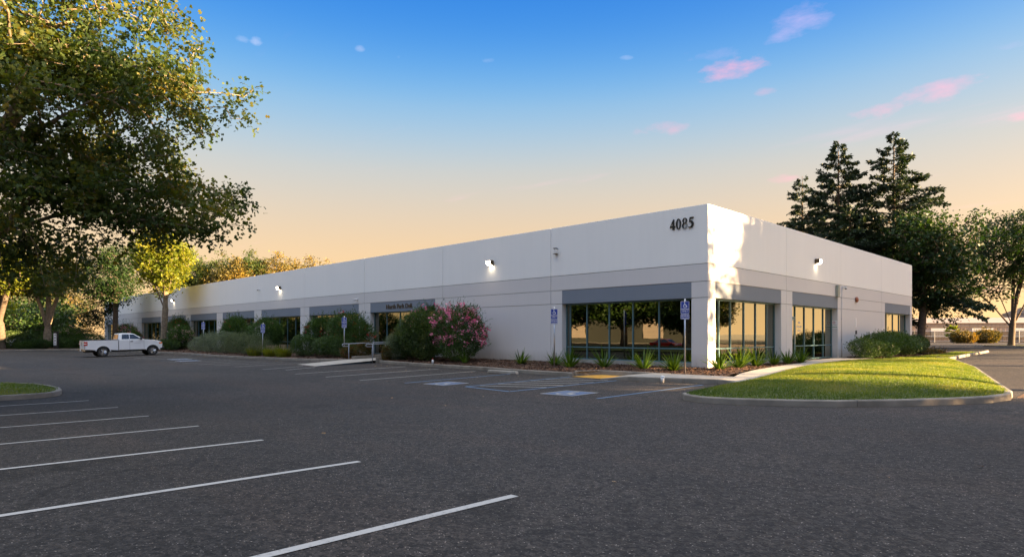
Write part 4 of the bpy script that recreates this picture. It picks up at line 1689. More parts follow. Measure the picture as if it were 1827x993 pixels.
LEAF = {
    'lobed': ([(0, 0, 0), (.28, .42, .05), (.42, .16, 0), (.72, .34, -.03), (1, 0, -.10), (.72, -.34, -.03), (.42, -.16, 0), (.28, -.42, .05)],
              [(0, 1, 2), (0, 2, 6), (2, 3, 4), (2, 4, 6), (4, 5, 6), (0, 6, 7)]),
    'oval': ([(0, 0, 0), (.5, .26, .06), (1, 0, -.06), (.5, -.26, .06)], [(0, 1, 2), (0, 2, 3)]),
    'long': ([(0, 0, 0), (.45, .10, .03), (1, 0, -.10), (.45, -.10, .03)], [(0, 1, 2), (0, 2, 3)]),
    'petal': ([(0, 0, 0), (.5, .45, .15), (1, 0, .05), (.5, -.45, .15)], [(0, 1, 2), (0, 2, 3)]),
}


def leaves(name, C, size, shape, mat, parent, up=.6, dirs=None, sv=.48):
    n = len(C)
    tv, tf = LEAF[shape]
    tv, tf = np.array(tv, float), np.array(tf)
    if dirs is None:
        a, b, c = rot_frames(n, up)
    else:
        a = dirs + RNG.normal(0, .35, (n, 3))
        a /= np.linalg.norm(a, axis=1)[:, None]
        r = RNG.normal(0, 1, (n, 3)) + np.array([0, 0, .8])
        b = np.cross(r, a)
        b /= np.linalg.norm(b, axis=1)[:, None]
        c = np.cross(a, b)
    s = size * RNG.uniform(1 - sv, 1 + sv, n)
    V = C[:, None, :] + s[:, None, None] * (tv[None, :, 0:1] * a[:, None, :] + tv[None, :, 1:2] * b[:, None, :] + tv[None, :, 2:3] * c[:, None, :])
    k = len(tv)
    F = (np.arange(n) * k)[:, None, None] + tf[None]
    return link(name, np_mesh(name, V.reshape(-1, 3), F.reshape(-1, 3)), mat, parent)


def tubes(name, segs, mat, parent, sides=6):
    """segs: list of (polyline points, radii)"""
    V, F = [], []
    for pts, rs in segs:
        pts = np.asarray(pts, float)
        m = len(pts)
        b0 = len(V)
        d = np.gradient(pts, axis=0)
        d /= np.linalg.norm(d, axis=1)[:, None] + 1e-9
        u = np.cross(d[0], [0.31, .12, .94] if abs(d[0][2]) < .9 else [1, .2, 0])
        u /= np.linalg.norm(u)
        ns = sides if max(rs) > .03 else (4 if max(rs) > .012 else 3)
        for i in range(m):
            u = u - d[i] * (u @ d[i])
            u /= np.linalg.norm(u)
            w = np.cross(d[i], u)
            for k in range(ns):
                t = 2 * pi * k / ns
                V.append(pts[i] + (u * math.cos(t) + w * math.sin(t)) * rs[i])
        for i in range(m - 1):
            for k in range(ns):
                k2 = (k + 1) % ns
                F.append((b0 + i * ns + k, b0 + i * ns + k2, b0 + (i + 1) * ns + k2, b0 + (i + 1) * ns + k))
    return link(name, np_mesh(name, V, F, True), mat, parent)


def grow(limbs, targets, rng, step=.5, wander=.12, lift=.35):
    """skeleton: limbs (polylines, the first is the trunk) plus a path to every target from the best node"""
    pos, par = [], []
    for li, lb in enumerate(limbs):
        pts = resample3(lb, step)
        prev = None
        if li > 0:
            P = np.array(pos)
            prev = int(np.argmin(np.linalg.norm(P - pts[0], axis=1)))
        for j, p in enumerate(pts):
            if li > 0 and j == 0:
                continue
            par.append(-1 if prev is None else prev)
            pos.append(np.array(p))
            prev = len(pos) - 1
    nt = len(pos)
    start = limbs[0][-1][2] * .35
    hub = np.array(limbs[0][-1])
    order = np.argsort(np.linalg.norm(targets - hub, axis=1))
    cap = len(pos) + len(targets) * 24
    P = np.zeros((cap, 3))
    P[:nt] = pos
    n = nt
    ends = []
    for ti in order:
        t = targets[ti]
        d = t - P[:n]
        L = np.linalg.norm(d, axis=1)
        cost = L * (1 + .9 * np.clip(-d[:, 2] / (L + 1e-6), 0, 1))
        zlim = limbs[0][0][2] + (limbs[0][-1][2] - limbs[0][0][2]) * .45
        cost[P[:n, 2] < zlim] += 50
        i = int(np.argmin(cost))
        k = int(max(1, min(22, round(L[i] / step))))
        a = P[i].copy()
        off = rng.normal(0, wander * L[i], 3)
        off[2] = abs(off[2]) * .6 + lift * .12 * L[i]
        prev = i
        for j in range(1, k + 1):
            f = j / k
            P[n] = a + (t - a) * f + off * math.sin(pi * f) * .5
            par.append(prev)
            prev = n
            n += 1
        ends.append(prev)
    return P[:n], np.array(par), ends


def resample3(pts, step):
    out = [np.array(pts[0], float)]
    for a, b in zip(pts[:-1], pts[1:]):
        a, b = np.array(a, float), np.array(b, float)
        k = max(1, int(round(np.linalg.norm(b - a) / step)))
        for i in range(1, k + 1):
            out.append(a + (b - a) * i / k)
    return out


def skeleton_tubes(P, par, ends, r0, pw=.5, rmin=.008):
    n = len(P)
    w = np.zeros(n)
    w[ends] = 1
    for i in range(n - 1, 0, -1):
        w[par[i]] += w[i]
    w = np.maximum(w, 1)
    r = np.maximum(rmin, r0 * (w / w[0]) ** pw)
    kids = [[] for _ in range(n)]
    for i in range(1, n):
        kids[par[i]].append(i)
    segs = []
    stack = [(0, None)]
    while stack:
        i, p = stack.pop()
        pts, rs = ([P[p]], [min(r[p], r[i] * 1.15)]) if p is not None else ([], [])
        while True:
            pts.append(P[i])
            rs.append(r[i])
            if not kids[i]:
                break
            ks = sorted(kids[i], key=lambda q: -w[q])
            for q in ks[1:]:
                stack.append((q, i))
            i = ks[0]
        if len(pts) > 1:
            segs.append((pts, rs))
    return segs


def lobes_points(lobes, n, rng, shell=.55):
    vol = np.array([l[3] * l[4] * l[5] for l in lobes])
    k = rng.choice(len(lobes), n, p=vol / vol.sum())
    d = rng.normal(0, 1, (n, 3))
    d /= np.linalg.norm(d, axis=1)[:, None]
    rad = rng.uniform(shell ** 3, 1, n) ** (1 / 3)
    L = np.array(lobes)[k]
    return L[:, :3] + d * rad[:, None] * L[:, 3:6]


def tree(name, loc, label, cat, limbs, lobes, n_cl, per, size, shape, mat, bark, r0, group=None, seed=1, sig=.35, shell=.5, step=.5, up=.6, flare=1.35, trim=None, tw=1.0):
    rng = np.random.default_rng(seed)
    t = tag(empty(name, loc), label, cat, group)
    T = lobes_points(lobes, n_cl, rng, shell)
    if trim is not None:
        T = T[trim(T)]
    P, par, ends = grow(limbs, T, rng, step)
    segs = skeleton_tubes(P, par, ends, r0)
    pts, rs = segs[0]
    rs[0] *= flare
    rs[1] *= 1 + (flare - 1) * .35
    tubes('trunk', segs, bark, t, 8)
    C = np.repeat(P[ends], per, axis=0) + rng.normal(0, sig, (len(ends) * per, 3)) * np.array([1, 1, .75])
    # some leaves along the outer twigs too
    par_e = par[ends]
    C2 = np.repeat(P[par_e], max(1, per // 4), axis=0)
    C2 = C2 + rng.normal(0, sig * .8, C2.shape)
    leaves('crown', np.vstack([C, C2]), size, shape, mat, t, up)
    return t


def yaw(v, a):
    c, s = math.cos(a), math.sin(a)
    return (v[0] * c - v[1] * s, v[0] * s + v[1] * c, v[2])


A45 = math.radians(45)
# the big sycamore on the island at the left; its local x axis runs north east
base = (-13.2, -21.6)
limbs = [[(0, 0, -.2), (.05, 0, 1.6), (.1, .05, 3.2), (.2, 0, 5.0), (.75, .1, 6.8), (1.3, .2, 8.2), (2.2, .3, 9.6), (2.7, .3, 11.2)],
         [(.1, .05, 3.2), (.8, -.1, 4.1), (1.5, -.3, 4.9), (2.6, -.4, 5.9), (3.6, -.2, 6.6)],
         [(.15, 0, 4.2), (.9, .5, 5.0), (2.2, .9, 5.6), (4.2, .9, 6.0), (6.1, .8, 6.5), (7.3, .5, 6.6)],
         [(.75, .1, 6.8), (1.9, -.5, 7.5), (3.4, -.8, 8.0), (5.0, -.9, 8.8)],
         [(.2, 0, 5.0), (-1.2, .4, 6.6), (-2.6, .6, 8.2), (-3.2, .6, 9.8)],
         [(.1, .05, 3.4), (-.8, -1.2, 4.6), (-1.4, -2.6, 6.0)],
         [(.2, .05, 4.5), (.6, 1.6, 5.6), (1.2, 3.0, 6.6)]]
lobes = [(0, 0, 9.0, 4.8, 5.2, 4.2), (3.9, 0, 8.5, 3.2, 3.6, 3.2), (6.2, .3, 6.5, 2.3, 2.2, 1.6), (3.2, -.4, 5.3, 3.6, 3.0, 1.25), (2.4, .8, 11.4, 4.4, 4.0, 2.6),
         (.6, .8, 4.6, 2.4, 3.0, 1.2), (6.3, 0, 4.9, 1.7, 1.6, 1.0), (5.4, .2, 9.8, 1.9, 2.2, 1.3), (1.8, 0, 4.0, 2.0, 1.8, .9), (4.4, 0, 6.8, 2.8, 2.6, 1.8), (8.2, .2, 6.5, 1.0, 1.0, .7), (7.7, 0, 5.5, 1.0, 1.0, .6), (7.0, 0, 4.6, .8, .8, .6), (7.6, .1, 7.4, .9, .9, .6)]
_r = random.Random(3)
for a_ in np.linspace(-68, 52, 20):           # sprigs sticking out on the side towards the building
    q_ = math.radians(a_ + _r.uniform(-4, 4))
    lobes.append((1.2 + 6.6 * math.cos(q_) * _r.uniform(.93, 1.12), _r.uniform(-2.0, 2.0), 7.9 + 4.6 * math.sin(q_) * _r.uniform(.9, 1.12), .75, .75, .45))
R45 = math.radians(45.13)
limbs_w = [[yaw(p, R45) for p in l] for l in limbs]
lobes_w = []
for l in lobes:
    x, y, z = yaw(l[:3], R45)
    r = max(l[3], l[4])
    lobes_w.append((x, y, z, (l[3] + l[4]) / 2, (l[3] + l[4]) / 2, l[5]))
big = tree('sycamore_tree', (*base, zg(*base) + .1), 'huge spreading sycamore with pale limbs overhanging the left of the car park', 'tree', limbs_w, lobes_w, 2000, 46, .125, 'lobed', M['syc'], M['bark'], .30,
           None, 5, .23, .05, .45, trim=lambda T: np.sin(T[:, 0] * 1.5 + 1) * np.sin(T[:, 1] * 1.6 + 2) + np.sin(T[:, 2] * 1.9 + T[:, 0] * .8) * .8 + np.sin((T[:, 0] + T[:, 1]) * 2.7) * .35 > -.38)


def simple_tree(name, x, y, label, h, clear, lobes, n_cl, per, size, shape, mat, bark, r0, seed, group=None, lean=0.0, fork=None, sig=.35, shell=.45, z=None):
    zz = zg(x, y) if z is None else z
    limbs = [[(0, 0, -.2), (lean * .3, 0, clear * .5), (lean * .6, lean * .2, clear), (lean, .1, clear + (h - clear) * .45)]]
    for f in (fork or []):
        limbs.append([(lean * .6, lean * .2, clear * f[3]), (f[0] * .45, f[1] * .45, clear + (f[2] - clear) * .5), f[:3]])
    return tree(name, (x, y, zz), label, 'tree', limbs, lobes, n_cl, per, size, shape, mat, bark, r0, group, seed, sig, shell)


G_L = 'trees beside the car park at the left'
simple_tree('sunlit_tree', -59.0, -3.0, 'slim tree with yellow green crown standing in front of the long facade', 13.0, 4.4,
            [(-.6, 0, 10.2, 2.9, 2.8, 2.9), (1.0, 0, 9.2, 2.4, 2.4, 2.1), (-2.0, 0, 8.4, 1.9, 2.2, 1.7), (-1.2, 0, 6.7, 1.5, 1.6, .9), (1.6, .3, 7.0, 1.5, 1.5, .8)], 420, 26, .22, 'lobed', M['yel'], M['bark'], .30, 3, G_L, .5,
            [(-1.5, -.6, 7.6, .95), (1.2, .5, 8.0, 1.0), (-.5, 1.2, 8.5, 1.05)], .36)
simple_tree('dark_green_tree', -76.0, -3.6, 'dense dark green tree hanging low behind the white pickup', 13.5, 4.0,
            [(-1.5, -1, 8.6, 3.6, 3.4, 3.0), (1.2, 0, 7.6, 2.6, 2.6, 2.2), (-2.6, -1.5, 5.0, 2.4, 2.2, 2.4), (-2.6, -2.0, 3.0, 1.8, 1.6, 1.6), (.8, .3, 10.8, 2.4, 2.4, 1.8)], 460, 30, .24, 'oval', M['drk'], M['bark_dark'], .30, 4, G_L, .3, None, .42)
simple_tree('forked_tree', -73.5, -10.6, 'grey trunked forked tree behind the low hedge at the left', 11.5, 2.4,
            [(0, 0, 8.4, 3.6, 3.6, 2.4), (2.0, .5, 7.3, 2.3, 2.3, 1.8), (-2.0, -.5, 7.2, 2.3, 2.3, 1.8)], 330, 18, .22, 'lobed', M['syc'], M['bark'], .40, 6, G_L, .1,
            [(-1.7, -.8, 6.0, .8), (1.8, .8, 6.4, .85), (.3, -1.2, 6.6, .95)], .42)
simple_tree('leaning_tree', -73.6, -14.6, 'golden crowned tree with a sunlit leaning trunk at the far left edge', 11.5, 3.4,
            [(0, 0, 8.8, 3.4, 3.4, 2.6), (-2, 0, 7.4, 2.2, 2.2, 1.8), (2.0, .6, 8.0, 2.2, 2.2, 1.9)], 340, 24, .22, 'lobed', M['yel'], M['bark_dark'], .42, 8, G_L, -.6,
            [(-1.5, -.6, 6.6, .8), (1.0, .6, 7.2, .9)], .42)

# trees and tall shrubs further back at the left
G_B = 'background trees beyond the left end of the car park'
for i, (x, y, h, r, mt, nm, lb) in enumerate((
        (-86, -9, 6.5, 3.6, 'grn', 'bushy_tree', 'low bushy green tree behind the forked trunk'),
        (-92, -15, 8.0, 4.2, 'yel', 'bushy_tree', 'bright yellow green tree behind the left hedge'),
        (-88, -20, 6.0, 3.6, 'grn', 'bushy_tree', 'low green tree at the far left edge behind the cars'),
        (-104, -7, 9.0, 4.6, 'grn', 'bushy_tree', 'broad green tree beyond the end of the building'),
        (-112, -14, 12.0, 5.5, 'euc', 'bushy_tree', 'tall golden tree far behind the left hedge'),
        (-108, -24, 11.0, 5.0, 'euc', 'bushy_tree', 'tall olive tree far behind the left edge'),
        (-120, -2, 13.0, 6.0, 'euc', 'bushy_tree', 'tall golden brown tree far beyond the end wall'),
        (-98, -11, 7.5, 4.6, 'grn', 'bushy_tree', 'dense green tree filling the gap behind the monument sign'),
        (-97, -20, 7.0, 4.4, 'grn', 'bushy_tree', 'dense green tree filling the gap left of the forked trunk'),
        (-100, -28, 10.0, 5.0, 'yel', 'bushy_tree', 'golden tree at the far left behind the leaning trunk'),
        (-124, -12, 14.0, 6.0, 'grn', 'bushy_tree', 'tall dark green tree farthest behind the forked trunk'),
        (-122, -22, 13.0, 6.0, 'grn', 'bushy_tree', 'tall dark green tree farthest behind the leaning trunk'))):
    simple_tree(nm, x, y, lb, h, h * .25, [(0, 0, h * .6, r, r, h * .32), (r * .5, 0, h * .45, r * .7, r * .7, h * .28), (-r * .5, .5, h * .5, r * .7, r * .7, h * .28), (0, -.5, h * .25, r * .7, r * .7, h * .18)],
                230, 20, .34, 'oval', M[mt], M['bark_dark'], .22, 20 + i, G_B, .2, None, .5, .5)

# trees behind the long building
G_E = 'eucalyptus trees behind the long building'
for i, (x, y, h, r, sh, lb) in enumerate((
        (-148.0, 28.6, 21.5, 6.0, 0, 'olive eucalyptus behind the roof beside the big sycamore branches'),
        (-150.2, 35.0, 22.8, 6.0, 1, 'tall olive eucalyptus second behind the roof from the slim yellow tree'),
        (-138.0, 34.4, 20.4, 4.5, 2, 'golden eucalyptus behind the roof left of the bright sky gap'),
        (-138.2, 38.5, 22.1, 4.2, 3, 'dark topped eucalyptus behind the roof just right of the bright sky gap'),
        (-136.4, 43.1, 22.4, 5.2, 4, 'tallest golden eucalyptus in the middle of the row behind the roof'),
        (-140.8, 50.1, 21.6, 4.6, 5, 'low golden eucalyptus right of the tallest one behind the roof'),
        (-143.4, 56.0, 22.5, 5.0, 6, 'greyish low treetop second from the right end behind the roof'),
        (-145.1, 62.7, 22.7, 4.2, 7, 'small yellow treetop at the right end of the row behind the roof'))):
    c = [(0, 0, h * .74, r * .85, r * .85, h * .14), (r * .6, r * .6, h * .66, r * .75, r * .75, h * .13), (-r * .6, -r * .6, h * .68, r * .7, r * .7, h * .13), (.1 * r, 0, h * .90, r * .38, r * .38, h * .09), (.4 * r, r * .4, h * .84, r * .35, r * .35, h * .08), (-.4 * r, -r * .5, h * .83, r * .32, r * .32, h * .08), (.3 * r, 0, h * .5, r * .9, r * .9, h * .14), (-.4 * r, 0, h * .45, r * .8, r * .8, h * .13)]
    simple_tree('eucalyptus_tree', x, y, lb, h, h * .3, c, 420, 30, .46, 'oval', M['syc' if i in (0, 1, 3) else 'euc'], M['bark_dark'], .35, 40 + i, G_E, .5, None, .6, .45, z=-.5)


# conifers behind the short facade
def conifer(x, y, h, r, label, seed, sparse=1.0, top=.5, group='tall conifers behind the short facade', low=.2):
    rng = np.random.default_rng(seed)
    t = tag(empty('redwood_tree', (x, y, 0)), label, 'tree', group)
    segs = [([(0, 0, -.2), (.05, 0, h * .3), (0, .05, h * .65), (0, 0, h)], [h * .017, h * .013, h * .007, .02])]
    C, Dn = [], []
    z = h * low
    while z < h * .985:
        f = z / h
        prof = (1 - f) ** .92
        nb = 7 if f < .75 else 5
        a0 = rng.uniform(0, 2 * pi)
        for k in range(nb):
            if rng.random() > sparse:
                continue
            a = a0 + 2 * pi * k / nb + rng.normal(0, .35)
            L = r * prof * rng.uniform(.6, 1.2) + .25
            rise = .22 if f > .6 else -.02
            e = np.array([math.cos(a) * L, math.sin(a) * L, L * (rise - .08 + rng.normal(0, .14))])
            m = np.array([math.cos(a) * L * .5, math.sin(a) * L * .5, L * (.10 + rng.normal(0, .05))])
            o = np.array([0, 0, z + rng.uniform(-.2, .2)])
            segs.append(([o, o + m, o + e], [max(.012, .016 * L), .012 * L * .6 + .006, .006]))
            nn = int(74 * L + 8)
            u = rng.uniform(.22, 1.04, nn) ** .8
            u = u[:, None]
            p = o + np.where(u < .5, m * u * 2, m + (e - m) * (u - .5) * 2)
            side = np.array([-math.sin(a), math.cos(a), 0])
            wdt = .25 * L * np.clip(1.15 - u, .12, 1) + .12
            p = p + side * rng.normal(0, 1, (nn, 1)) * wdt * .55 + np.array([0, 0, 1]) * rng.normal(-.04, .055, (nn, 1)) * (1 + .15 * L)
            C.append(p)
            dd = np.array([math.cos(a), math.sin(a), -.25]) + rng.normal(0, .45, (nn, 3))
            Dn.append(dd / np.linalg.norm(dd, axis=1)[:, None])
        z += h * .021 + .12
    tubes('trunk', segs, M['bark_dark'], t, 6)
    C, Dn = np.vstack(C), np.vstack(Dn)
    leaves('crown', C, .25, 'oval', M['con'], t, .6, Dn)
    return t


conifer(-12.5, 43.7, 17.6, 7.2, 'thin sparse conifer, leftmost of the dark conifers behind the white wall', 61, .55)
conifer(-8.4, 41.7, 19.9, 8.0, 'dense tall conifer left of the middle of the dark group behind the white wall', 62, .95)
conifer(-4.0, 42.9, 20.0, 8.6, 'tall bare topped conifer, rightmost of the dark group behind the white wall', 63, .93)
conifer(-6.4, 38.4, 13.0, 6.4, 'shorter bushy conifer between the two tallest behind the white wall', 64, 1.0)
simple_tree('broadleaf_tree', -1.4, 40.5, 'broadleaf tree with branches reaching right at the far end of the short facade', 14, 3.0,
            [(0, 0, 8.6, 3.6, 3.2, 3.6), (.9, .9, 5.6, 3.0, 3.0, 2.2), (3.0, 3.0, 9.6, 1.5, 1.5, 1.2), (3.6, 3.4, 11.2, 1.2, 1.2, .8), (1.0, 1.2, 3.3, 2.2, 2.2, 1.0), (2.4, 2.4, 7.2, 1.6, 1.6, 1.4)], 400, 28, .22, 'lobed', M['drk'], M['bark_dark'], .3, 72, None, .3,
            [(3.2, 3.0, 9.8, 1.1), (2.2, 2.0, 6.2, .9)], .36)
simple_tree('roadside_sycamore', 3.1, 55.4, 'dark spreading sycamore on the grass beside the far road', 14.5, 2.2,
            [(.6, 0, 9.6, 4.4, 4.4, 3.2), (-3.0, -2.4, 7.2, 2.8, 2.8, 2.0), (-4.0, -4.2, 5.4, 2.2, 2.2, 1.0), (-2.2, -2.0, 9.6, 2.6, 2.6, 1.6), (2.6, 3.0, 8.6, 3.6, 3.6, 3.2), (3.0, 3.2, 5.2, 2.0, 2.0, 1.4), (1.6, 1.6, 12.2, 3.4, 3.4, 1.8), (-1.0, -1, 5.2, 1.5, 1.5, .8)], 760, 28, .20, 'lobed', M['drk'], M['bark_dark'], .27, 73, None, .2,
            [(-2.8, -2.4, 5.8, .8), (-1.4, -1.0, 6.6, .9), (2.2, 2.6, 6.4, .9), (.9, .6, 7.4, 1.0)], .36, .3)

# trees along the verge across the road, right of the picture; they shade the lot
G_V = 'trees along the verge across the road'
low_l = [(0, 0, 8.2, 4.8, 5.1, 5.0), (0, 2.4, 6.6, 3.6, 3.8, 3.6), (0, -2.4, 6.6, 3.6, 3.8, 3.6), (0, 0, 4.0, 4.2, 4.6, 2.4)]
high_l = [(0, 0, 12.0, 4.6, 5.4, 5.2), (0, 2.8, 10.6, 3.6, 3.8, 3.6), (0, -2.8, 10.4, 3.6, 3.8, 3.6)]
vt = simple_tree('verge_tree', 34, -36, 'low crowned verge tree at the near end of the row across the road', 14.5, 2.6, low_l, 560, 30, .30, 'lobed', M['syc'], M['bark_dark'], .36, 90, G_V, .2, None, .5, .2)
vh = simple_tree('verge_tree', 34.5, 12.4, 'high crowned verge tree nearest the low crowned ones', 17.5, 6.6, high_l, 900, 30, .32, 'lobed', M['syc'], M['bark_dark'], .36, 91, G_V, .2, None, .5, .2)
for i, (src, x, y, s, a, lb) in enumerate(((vt, 35, -28, 1.0, 1.0, 'low crowned verge tree second from the near end of the row'), (vt, 33.5, -20, .97, 2.1, 'low crowned verge tree third from the near end of the row'),
                                           (vt, 35, -12, 1.03, .4, 'low crowned verge tree fourth from the near end of the row'), (vt, 34, -3.5, 1.05, 3.0, 'low crowned verge tree fifth from the near end of the row'), (vt, 34.5, 4.4, 1.0, 1.8, 'low crowned verge tree just before the high crowned ones'),
                                           (vh, 35, 27.6, 1.0, 4.1, 'high crowned verge tree opposite the blank short wall'), (vh, 34, 36, .97, 5.2, 'high crowned verge tree opposite the far end of the short wall'),
                                           (vh, 36, 45, 1.0, .8, 'high crowned verge tree beyond the building'), (vh, 35, 55, 1.0, 2.8, 'high crowned verge tree second beyond the building'), (vt, 37, 66, 1.0, 1.8, 'low crowned verge tree far beyond the building'), (vt, 44, 84, 1.0, 4.8, 'low crowned verge tree farthest beyond the building'), (vt, 47, -24, 1.2, 3.3, 'low crowned tree in the second row across the road'),
                                           (vt, 46, -36, 1.15, 2.2, 'low crowned tree at the near end of the second row'), (vt, 46, -13, 1.1, 5.0, 'low crowned tree at the far end of the second row'))):
    o = copy_tree(src)
    o.location = (x, y, zg(x, y) + .1)
    o.rotation_euler = (0, 0, a)
    o.scale = (s, s, s)
    o['label'] = lb
for x, y, s, a, lb in ((60, 3, 1.36, .7, 'unseen very tall tree added to shade the sycamore, nearest of three'), (61, 10, 1.33, 2.9, 'unseen very tall tree added to shade the sycamore, middle of three'), (60, 17, 1.36, 4.4, 'unseen very tall tree added to shade the sycamore, farthest of three')):
    o = copy_tree(vh)  # unseen tree added to keep the sycamore's lower crown in shade
    o.location = (x, y, zg(59, y))
    o.rotation_euler = (0, 0, a)
    o.scale = (s * .95, s * .95, s)
    o['label'] = lb
    o['group'] = 'unseen very tall trees added to shade the sycamore'
G_S = 'trees on the berm south of the car park'
st = simple_tree('berm_tree', -26, -43, 'round berm tree in the middle of the southern row', 9.0, 2.0, [(0, 0, 5.6, 3.8, 3.8, 3.0), (2.0, 0, 4.6, 2.8, 2.8, 2.0), (-2.0, 0, 4.6, 2.8, 2.8, 2.0)], 340, 28, .28, 'lobed', M['grn'], M['bark_dark'], .3, 95, G_S, .2, [(-1.5, .6, 4.4, .8), (1.5, -.6, 4.6, .8)], .45)
for i, (x, y, s, lb) in enumerate(((-35, -43.5, 1.1, 'third from its west end'), (-44, -42, 1.0, 'second from its west end'), (-17, -43, 1.05, 'third from its east end'), (-8, -44, 1.15, 'second from its east end'), (2, -43, 1.0, 'at its east end'), (-54, -43, 1.1, 'at its west end'))):
    o = copy_tree(st)
    o['label'] = 'round berm tree in the southern row, ' + lb
    o.location = (x, y, zg(x, y) + .6)
    o.rotation_euler = (0, 0, i * 1.3)
    o.scale = (s * 1.3, s * 1.3, s)


# ------------------------------------------------------------------ shrubs
def shrub(name, loc, label, cat, lobes, n, size, shape, mat, seed, group=None, flowers=None, up=.4, upright=0.0, shell=.72, stems=10, sv=.4, flat=0.0):
    """shrub: stems, a shell of leaves over uneven lobes, and flower heads"""
    rng = np.random.default_rng(seed)
    t = tag(empty(name, loc), label, cat, group)
    C = lobes_points(lobes, int(n * 1.25), rng, shell)
    # ragged outline: push leaves with low frequency noise, thin some patches
    ph = rng.uniform(0, 6.28, 6)
    q = np.sin(C[:, 0] * 3.1 + ph[0]) * np.sin(C[:, 1] * 2.7 + ph[1]) + np.sin(C[:, 2] * 3.7 + ph[2]) * .7
    ctr = np.array(lobes)[:, :3].mean(0)
    dv = C - ctr
    C = ctr + dv * (1 + .07 * q[:, None] + rng.normal(0, .035, (len(C), 1)))
    C = C[C[:, 2] > .03]
    dirs = C - ctr
    dirs /= np.linalg.norm(dirs, axis=1)[:, None] + 1e-6
    dirs[:, 2] += upright
    dirs += rng.normal(0, .5, dirs.shape)
    dirs /= np.linalg.norm(dirs, axis=1)[:, None]
    # a few long shoots that stick out
    ns = max(6, len(C) // 60)
    pick = rng.choice(len(C), ns)
    S, SD = [], []
    for i in pick:
        d = dirs[i] * .6 + np.array([0, 0, .55])
        d /= np.linalg.norm(d)
        for k in range(7):
            S.append(C[i] + d * k * size * .55)
            SD.append(d + rng.normal(0, .5, 3))
    S, SD = np.array(S), np.array(SD)
    SD /= np.linalg.norm(SD, axis=1)[:, None]
    leaves('foliage', np.vstack([C, S]), size, shape, mat, t, up, np.vstack([dirs, SD]), sv)
    segs = []
    for k in range(stems):
        e = C[rng.integers(len(C))] * np.array([.75, .75, .8])
        b = np.array([e[0] * .35 + rng.normal(0, .05), e[1] * .35 + rng.normal(0, .05), -.1])
        segs.append(([b, (b + e) / 2 + rng.normal(0, .05, 3), e], [.022, .015, .006]))
    tubes('stems', segs, M['bark_dark'], t, 5)['kind'] = 'stuff'
    if flowers:
        for nm, fm, nf, fs, spread in flowers:
            hi = C[(C[:, 2] > np.quantile(C[:, 2], .25)) & (np.linalg.norm((C - ctr) / (np.abs(C - ctr).max(0) + .01), axis=1) > .55)]
            hi = hi[rng.choice(len(hi), nf)]
            d = hi - ctr
            d /= np.linalg.norm(d, axis=1)[:, None] + 1e-6
            hi = hi + d * .05
            Cf = np.repeat(hi, 9, axis=0) + rng.normal(0, spread, (nf * 9, 3))
            Df = rng.normal(0, 1, (nf * 9, 3)) + np.repeat(d, 9, axis=0)
            Df /= np.linalg.norm(Df, axis=1)[:, None]
            leaves(nm, Cf, fs, 'petal', fm, t, .4, Df)
    return t


def at(x, y, dz=0):
    return (x, y, zbed(x, min(y, -.02)) + dz)


FL = lambda m, n, s=.07, sp=.06: [('blossoms', M[m], n, s, sp)]
G_O = 'oleander shrubs along the long facade'
shrub('oleander_bush', at(-13.4, -1.75), 'large round oleander covered in bright pink flowers beside the blank wall', 'shrub',
      [(0, 0, 1.75, 1.6, 1.1, 1.1), (.75, 0, 1.45, 1.15, 1.0, 1.0), (-.7, 0, 1.5, 1.1, 1.0, 1.1), (.2, -.1, .8, 1.3, 1.0, .8), (1.0, .1, 2.4, .5, .5, .6)], 11000, .15, 'long', M['ole'], 101, G_O, FL('pink', 190, .115, .07), upright=.4)
shrub('oleander_bush', at(-17.0, -.95), 'pink oleander behind the dark green shrub under the deli lintel', 'shrub', [(0, 0, 1.9, 1.3, .75, 1.05), (-.7, 0, 2.35, .7, .5, .6), (.5, 0, 2.5, .6, .5, .5)], 4500, .15, 'long', M['ole'], 102, G_O, FL('pink', 80, .09, .07), upright=.4)
shrub('evergreen_shrub', at(-16.3, -2.35), 'big dark green shrub with loose shoots right of the deli ramp', 'shrub', [(0, 0, 1.35, 1.5, .95, 1.15), (.7, .1, 1.0, 1.3, .9, 1.0), (-.9, 0, .9, .95, .8, .85), (.2, 0, 2.0, .9, .7, .65)], 15000, .085, 'oval', M['shr'], 103, None, None, upright=.3)
shrub('sage_shrub', at(-17.55, -2.75), 'rounded grey green shrub at the foot of the big dark shrub by the ramp', 'shrub', [(0, 0, .75, .75, .6, .8), (.3, .1, 1.0, .55, .5, .55)], 7000, .075, 'long', M['sage'], 104, None, None, upright=.7)
G_N = 'orange tinted nandina shrubs by the deli ramp'
shrub('nandina_shrub', at(-17.75, -3.25), 'small orange tinted shrub right of the ramp under the grey green shrub', 'shrub', [(0, 0, .35, .3, .25, .4)], 1500, .07, 'oval', M['nand'], 105, G_N)
shrub('nandina_shrub', at(-21.2, -2.7), 'orange and green shrub just left of the left handrail', 'shrub', [(0, 0, .5, .6, .5, .5), (.3, .1, .75, .4, .4, .35)], 3000, .075, 'oval', M['nand'], 106, G_N)
shrub('nandina_shrub', at(-22.3, -3.0), 'low reddish shrub below the sign post beside the ramp', 'shrub', [(0, 0, .38, .65, .4, .36)], 2400, .07, 'oval', M['nand'], 107, G_N)
shrub('oleander_bush', at(-25.6, -1.1), 'red flowering oleander left of the deli pier', 'shrub', [(0, 0, 1.7, 2.1, .85, 1.1), (1.5, 0, 1.3, 1.4, .8, 1.0), (-1.2, 0, 1.7, 1.3, .8, 1.0)], 9000, .17, 'long', M['ole'], 108, G_O,
      [('blossoms', M['redf'], 26, .09, .06), ('pale_blossoms', M['palepink'], 16, .08, .07)], upright=.8)
